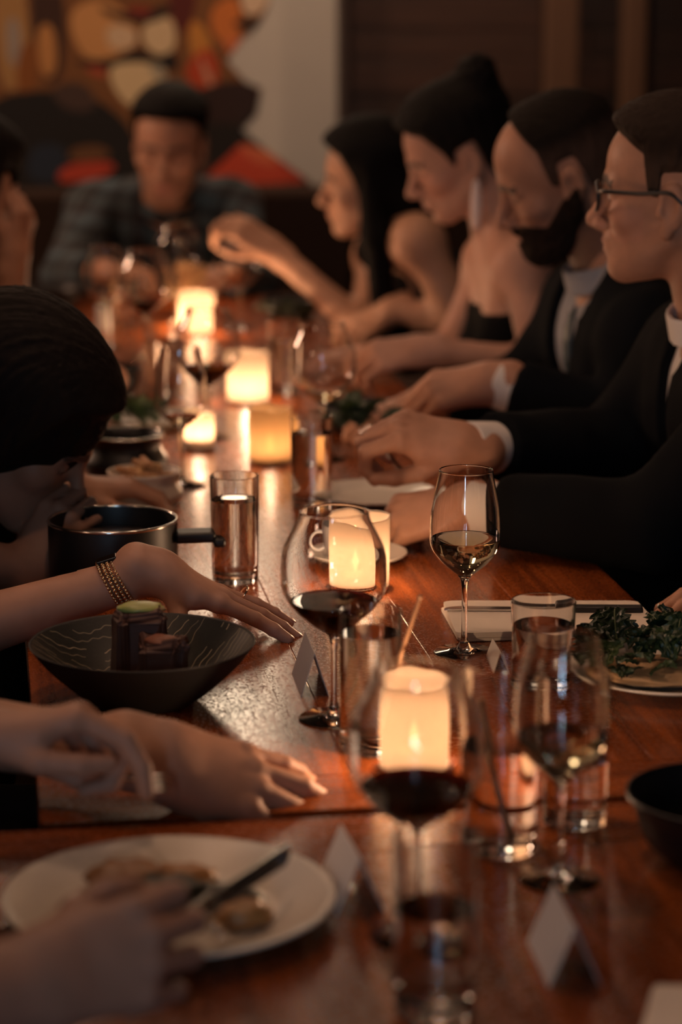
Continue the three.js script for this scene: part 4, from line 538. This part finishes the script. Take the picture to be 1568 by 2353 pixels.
// nearest white plate with food
{ const c = V(0.131, 0.75, -1.86); plate(c, 'large white dinner plate nearest the camera under the gripping hand', 0.136, 0.02, whiteChina);
  const brown = std(0.32, 0.16, 0.07, 0.45), dark = std(0.03, 0.03, 0.02, 0.5), orange = std(0.4, 0.19, 0.06, 0.45), cream = std(0.5, 0.4, 0.27, 0.6);
  [[-0.03, -0.04, 0.03, brown, 'browned piece of food at the back of the white plate'], [0.012, -0.035, 0.026, orange, 'orange piece of food behind the fork on the white plate'], [0.0, 0.0, 0.03, dark, 'dark leafy heap in the middle of the white plate'], [0.045, 0.018, 0.026, dark, 'dark morsel right of the fork on the white plate'], [0.055, 0.04, 0.022, orange, 'orange sauce piece at the front right of the white plate'], [-0.045, -0.01, 0.024, cream, 'pale piece of food at the left of the white plate'], [-0.06, 0.015, 0.02, brown, 'brown crumb piece by the gripping hand on the white plate']]
    .forEach(([x, z, r, m, l]) => { const t = tag(mesh('food_piece', lump(r, 1.2, 0.5, 0.9, 0.3, 2.4, 20), m), l, 'food'); t.position.set(c.x + x, 0.757 + r * 0.42, c.z + z); }); }
// black pot with pale metal rim
{ const p = V(0.1473, 0.7500, -2.9989), R = 0.082, H = 0.086, t = thing('cooking_pot', 'small black pot with a thin pale metal rim, behind the arm with the bracelet', 'pot', p);
  mesh('pot_body', dish([[0, 0], [R * 0.9, 0], [R * 0.97, 0.006], [R, 0.03], [R, H], [R - 0.003, H], [R - 0.003, 0.03], [R * 0.93, 0.006], [0, 0.004]]), blackIron, t);
  mesh('rim', new THREE.TorusGeometry(R - 0.001, 0.0021, 10, 96).rotateX(Math.PI / 2).translate(0, H, 0), steel, t);
  const hd = mesh('handle', rbox(0.052, 0.014, 0.036, 0.005, R + 0.02, H - 0.02, 0.02), blackIron, t); mesh('handle_tip', rbox(0.016, 0.012, 0.03, 0.005, R + 0.05, H - 0.026, 0.03), blackIron, hd);
  mesh('stew', lump(0.07, 1.08, 0.16, 1.08, 0.1, 5, 40).translate(0, H - 0.03, 0), std(0.02, 0.012, 0.008, 0.3), t); }
bowl(V(0.2184, 0.7500, -3.4866), 'pale round bowl heaped with golden fries', 0.054, 0.05, std(0.5, 0.42, 0.33, 0.4), 0.8);
{ const c = V(0.2184, 0.7500, -3.4866), fry = [std(0.5, 0.26, 0.1, 0.6), std(0.42, 0.2, 0.075, 0.6), std(0.56, 0.32, 0.13, 0.6)], t = thing('fries_portion', 'heap of golden fries filling the pale bowl', 'fries', V(c.x, c.y + 0.02, c.z));
  for (let i = 0; i < 60; i++) { const a = rnd() * 6.28, r = 0.04 * Math.sqrt(rnd()), L = rr(0.03, 0.055), g = rbox(L, 0.008, 0.008, 0.002, 0, 0, 0, 1); g.rotateZ(rr(-0.5, 0.5)).rotateY(rnd() * 6.28).translate(Math.cos(a) * r * 0.8, 0.012 + rr(0, 0.036) * (1 - r / 0.055), Math.sin(a) * r * 0.8); mesh('fry', g, fry[i % 3], t); } }
plate(V(0.1089, 0.7500, -3.4056), 'small cream plate behind the black pot at the left', 0.045, 0.01, whiteChina);
bowl(V(0.2035, 0.7500, -3.7135), 'black casserole behind the pale bowl of fries', 0.062, 0.066, blackIron, 0.85, steel);
plate(V(0.2721, 0.7500, -4.1489), 'grey plate left of the white wine glass with gold glints', 0.075, 0.014, std(0.3, 0.26, 0.21, 0.4));
bowl(V(0.2226, 0.7500, -4.4989), 'black bowl at the left beyond the bowed dark-haired head', 0.06, 0.05, blackIron, 0.6);
bowl(V(0.1490, 0.7500, -5.8015), 'black bowl at the far left end of the table', 0.075, 0.045, blackIron, 0.6);
bowl(V(0.6839, 0.7500, -5.4631), 'black bowl of green salad beneath the raised forearm', 0.064, 0.05, blackIron, 0.6);
bowl(V(0.6231, 0.7500, -4.0543), 'black bowl with greens in front of the man with the fork', 0.07, 0.045, blackIron, 0.6);
plate(V(0.5583, 0.7500, -3.4619), 'white plate under the resting fist, behind the second nearest candle', 0.092, 0.014, whiteChina);
plate(V(0.4714, 0.7500, -3.0924), 'white saucer behind the second nearest candle', 0.07, 0.01, whiteChina);
{ const t = thing('cup', 'white cup on the saucer behind the second nearest candle', 'cup', V(0.4603, 0.7580, -3.0649)); mesh('vessel', dish([[0, 0], [0.026, 0], [0.036, 0.02], [0.041, 0.052], [0.039, 0.052], [0.034, 0.02], [0.024, 0.004], [0, 0.004]]), std(0.5, 0.5, 0.48, 0.3), t); mesh('handle', new THREE.TorusGeometry(0.014, 0.003, 8, 24).translate(-0.045, 0.028, 0), std(0.5, 0.5, 0.48, 0.3), t); }
bowl(V(0.6210, 0.7500, -1.9254), 'black bowl at the right edge of the nearest table', 0.088, 0.06, blackIron, 0.55);
{ const t = thing('pepper_shaker', 'pale shaker catching the light at the far left of the table', 'shaker', V(0.2512, 0.7500, -5.3512)); mesh('shaker_body', lathe([[0, 0], [0.016, 0], [0.017, 0.004], [0.014, 0.05], [0.015, 0.06], [0, 0.06]], 24), std(0.6, 0.6, 0.56, 0.2), t); mesh('cap', lathe([[0, 0.06], [0.0155, 0.06], [0.015, 0.07], [0.008, 0.078], [0, 0.079]], 24), steel, t); }

// greens
const leafMats = [std(0.022, 0.045, 0.018, 0.4), std(0.03, 0.055, 0.02, 0.42), std(0.016, 0.032, 0.014, 0.38)], veinMat = std(0.1, 0.13, 0.05, 0.5);
const leafGeo = [0, 1, 2, 3].map((k) => { const g = new THREE.PlaneGeometry(1, 1, 10, 14), p = g.attributes.position; for (let i = 0; i < p.count; i++) { const u = p.getX(i) * 2, v = p.getY(i) + 0.5, w = 0.34 * Math.sin(Math.PI * Math.min(1, v * 0.92 + 0.05)) ** 0.7 * (1 + 0.3 * Math.sin(v * 26 + k) * Math.abs(u)); p.setXYZ(i, u * w, v + 0.05 * noise.noise(u * 3, v * 4, k), 0.22 * Math.sin(v * 2.6) + 0.1 * Math.abs(u) + 0.12 * noise.noise(u * 3.3 + k * 7, v * 6, k)); }
  const back = g.clone(), q = back.attributes.position, ix = back.index.array; for (let i = 0; i < q.count; i++) q.setZ(i, q.getZ(i) - 0.012); for (let i = 0; i < ix.length; i += 3) { const a = ix[i]; ix[i] = ix[i + 1]; ix[i + 1] = a; } const o = join([g, back]); o.computeVertexNormals(); return o; });
function greens(label, c, R, h, n, size, vein) {
  const t = thing('leaf_salad', label, 'salad', c);
  for (let i = 0; i < n; i++) { const a = i * 2.4 + rr(-0.4, 0.4), r = R * Math.sqrt((i + 0.5) / n), m = mesh('leaf', leafGeo[i % 4], leafMats[i % 3], t), s = size * rr(0.75, 1.25); m.position.set(Math.cos(a) * r, 0.006 + h * (1 - (r / R) ** 2) * rr(0.3, 1), Math.sin(a) * r); m.rotation.set(rr(-1.6, -0.8), rnd() * 6.28, rr(-0.6, 0.6), 'YXZ'); m.scale.setScalar(s); if (vein) mesh('stalk', stalkGeo, veinMat, m); }
  return t; }
const stalkGeo = new THREE.TubeGeometry(new THREE.CatmullRomCurve3([0, 0.25, 0.5, 0.75, 0.95].map((v) => V(0, v, 0.22 * Math.sin(v * 2.6) + 0.02))), 10, 0.022, 5);
{ const c = V(0.7275, 0.7500, -2.4813); plate(c, 'white plate of dark salad at the right edge, beside the short water glass', 0.112, 0.014, whiteChina);
  const bread = thing('flatbread', 'toasted flatbread under the dark salad at the right edge', 'bread', V(c.x - 0.005, c.y + 0.008, c.z + 0.022)); mesh('crust', lump(0.075, 1.12, 0.13, 0.75, 0.12, 3, 40).translate(0, 0.008, 0), std(0.5, 0.31, 0.15, 0.7, { bumpMap: grain, bumpScale: 0.002 }), bread);
  greens('heap of dark curly salad leaves on the flatbread at the right edge', V(c.x - 0.008, c.y + 0.016, c.z - 0.002), 0.085, 0.022, 54, 0.04, true); }
greens('green salad filling the black bowl beneath the raised forearm', V(0.6487, 0.7800, -5.2427), 0.045, 0.025, 16, 0.045);
greens('dark greens in the bowl before the man with the fork', V(0.5992, 0.7750, -3.9178), 0.05, 0.03, 18, 0.045);
greens('dark greens on the grey plate at the left of mid-table', V(0.2473, 0.7580, -4.0773), 0.04, 0.03, 14, 0.045);

// ---------------------------------------------------------------- napkins, cards, cutlery
const linen = std(0.86, 0.76, 0.64, 0.95, { bumpMap: grain, bumpScale: 0.0008 });
function napkin(label, a, b, c, d, layers) {                       // four corners on the table, folded layers
  const o = a.clone().add(b).add(c).add(d).multiplyScalar(0.25), t = thing('napkin', label, 'napkin', o);
  for (let k = 0; k < layers; k++) { const q = [a, b, c, d].map((v, i) => v.clone().sub(o).multiplyScalar(1 - 0.012 * ((k * 7 + i * 3) % 4)).add(V(0, 0.0006 + k * 0.0036, 0))), g = new RoundedBoxGeometry(1, 1, 1, 6, 0.07), p = g.attributes.position;
    for (let i = 0; i < p.count; i++) { const u = p.getX(i) + 0.5, w = p.getZ(i) + 0.5, v = q[0].clone().lerp(q[3], u).lerp(q[1].clone().lerp(q[2], u), w); p.setXYZ(i, v.x, v.y + (p.getY(i) + 0.5) * 0.004 + 0.0012 * noise.noise(v.x * 40, k, v.z * 60), v.z); }
    g.computeVertexNormals(); mesh('fold', g, linen, t); }
  return t; }
napkin('folded cream napkin with a black-handled knife on it', V(0.5359, 0.7500, -2.8188), V(0.5238, 0.7500, -2.6615), V(0.7690, 0.7500, -2.6568), V(0.7772, 0.7500, -2.7834), 3);
napkin('corner of a cream napkin at the bottom right of the picture', V(0.4788, 0.7500, -1.6495), V(0.4257, 0.7500, -1.5144), V(0.4923, 0.7500, -1.4773), V(0.5412, 0.7500, -1.6322), 3);
function knife(label, a, b, hm, split = 0.45, roll = 0) { const t = thing('table_knife', label, 'knife', a), d = b.clone().sub(a), L = d.length(); t.quaternion.setFromUnitVectors(V(1, 0, 0), d.normalize()); t.rotateX(roll);
  const s = new THREE.Shape(); const h0 = L * split; s.moveTo(h0, -0.006); s.lineTo(L - 0.02, -0.0095); s.quadraticCurveTo(L, -0.006, L, 0.004); s.lineTo(h0, 0.006); const g = new THREE.ExtrudeGeometry(s, { depth: 0.0014, bevelEnabled: true, bevelSize: 0.0004, bevelThickness: 0.0004, bevelSegments: 2 }).rotateX(-Math.PI / 2); mesh('blade', g, steel, t);
  mesh('handle', rbox(h0 + 0.004, 0.009, 0.017, 0.003, h0 / 2, 0.001, 0, 3), hm, t); return t; }
knife('black-handled knife lying along the back of the folded napkin', V(0.7640, 0.7635, -2.7283), V(0.5313, 0.7635, -2.7666), blackIron, 0.42);
knife('steel knife held in the nearest fist, its blade pointing across the white plate', V(0.1246, 0.8045, -1.7000), V(0.2307, 0.8008, -1.8700), steel, 0.3, 1.1);
function fork(label, a, b, roll = 0) { const t = thing('fork', label, 'fork', a), d = b.clone().sub(a), L = d.length(); t.quaternion.setFromUnitVectors(V(1, 0, 0), d.normalize()); t.rotateX(roll);
  mesh('handle', tube([V(0, 0, 0), V(L * 0.35, 0.001, 0), V(L * 0.7, 0, 0)], 0.0028, 16, 8), steel, t); mesh('handle_end', ball(0.005, 0, 0, 0), steel, t);
  mesh('shoulder', rbox(L * 0.12, 0.002, 0.02, 0.0009, L * 0.74, 0, 0), steel, t);
  for (let i = 0; i < 4; i++) mesh('tine', tube([V(L * 0.79, 0, -0.0085 + i * 0.0057), V(L * 0.9, 0.004, -0.0085 + i * 0.0057), V(L, 0.002, -0.0085 + i * 0.0057)], 0.0012, 8, 6), steel, t); return t; }
fork('fork in the hand of the man with glasses, handle end glinting', V(0.5605, 0.8409, -3.2200), V(0.5202, 0.8856, -3.3200));
fork('fork in the nearest pinching hand at the left edge', V(0.0695, 0.8212, -2.0400), V(0.1479, 0.7946, -2.0600), 0.6);
fork('fork held point down in the nearest fist over the white plate', V(0.1329, 0.8284, -1.6600), V(0.1707, 0.7604, -1.7900), 0.3);
const cardTex = canvasTex(256, 160, (g) => { g.fillStyle = '#d9d2cb'; g.fillRect(0, 0, 256, 160); g.strokeStyle = '#17130f'; g.lineWidth = 4; g.lineCap = 'round'; const word = (x, y, n, k) => { g.beginPath(); g.moveTo(x, y); for (let i = 0; i <= n * 12; i++) { const t = i / 12; g.lineTo(x + t * 15 + 7 * Math.sin(t * 6.28), y - 9 * Math.cos(t * 6.28 * (1 + 0.1 * Math.sin(t * 3))) * (0.6 + k * Math.abs(Math.sin(t * 2.3)))); } g.stroke(); }; word(62, 70, 7, 1.3); word(90, 112, 5, 1.0); });
const cardFace = std(1, 1, 1, 0.8, { map: cardTex }), cardBack = std(0.68, 0.64, 0.6, 0.85);
function tent(label, a, b, h, out) {                                // base edge a-b of the written face; the other leg stands on the far side
  const o = a.clone().lerp(b, 0.5), t = thing('place_card', label, 'place card', o), e = b.clone().sub(a), L = e.length(), side = V(-e.z, 0, e.x).normalize().multiplyScalar(out), leg = (s) => { const g = new THREE.BoxGeometry(L, h, 0.0006), lean = Math.asin(Math.abs(out) * 0.5 / h); g.translate(0, h / 2, 0); g.rotateX(s * lean); return g; };
  const x = e.clone().normalize(), q = new THREE.Matrix4().makeBasis(x, V(0, 1, 0), x.clone().cross(V(0, 1, 0)));
  const s = Math.sign(side.dot(x.clone().cross(V(0, 1, 0)))) || 1;
  mesh('written_face', leg(s).applyMatrix4(q), cardFace, t); mesh('back_face', leg(-s).applyMatrix4(q).translate(side.x, 0, side.z), cardBack, t); return t; }
tent('folded white place card standing at the right of the nearest table', V(0.4490, 0.7500, -1.7660), V(0.4451, 0.7500, -1.6742), 0.052, 0.04);
tent('folded white place card leaning behind the stem of the sharp red wine glass', V(0.3505, 0.7500, -2.5611), V(0.3487, 0.7500, -2.4690), 0.05, 0.03);
tent('blurred white place card seen through the nearest red wine glass', V(0.3028, 0.7500, -1.9324), V(0.3070, 0.7500, -1.8480), 0.052, 0.04);
tent('small white place card left of the short water glass', V(0.5597, 0.7500, -2.5736), V(0.5566, 0.7500, -2.5133), 0.03, 0.02);

scene.traverse((o) => { if (o.isMesh) o.castShadow = o.receiveShadow = true; });
renderer.render(scene, camera);
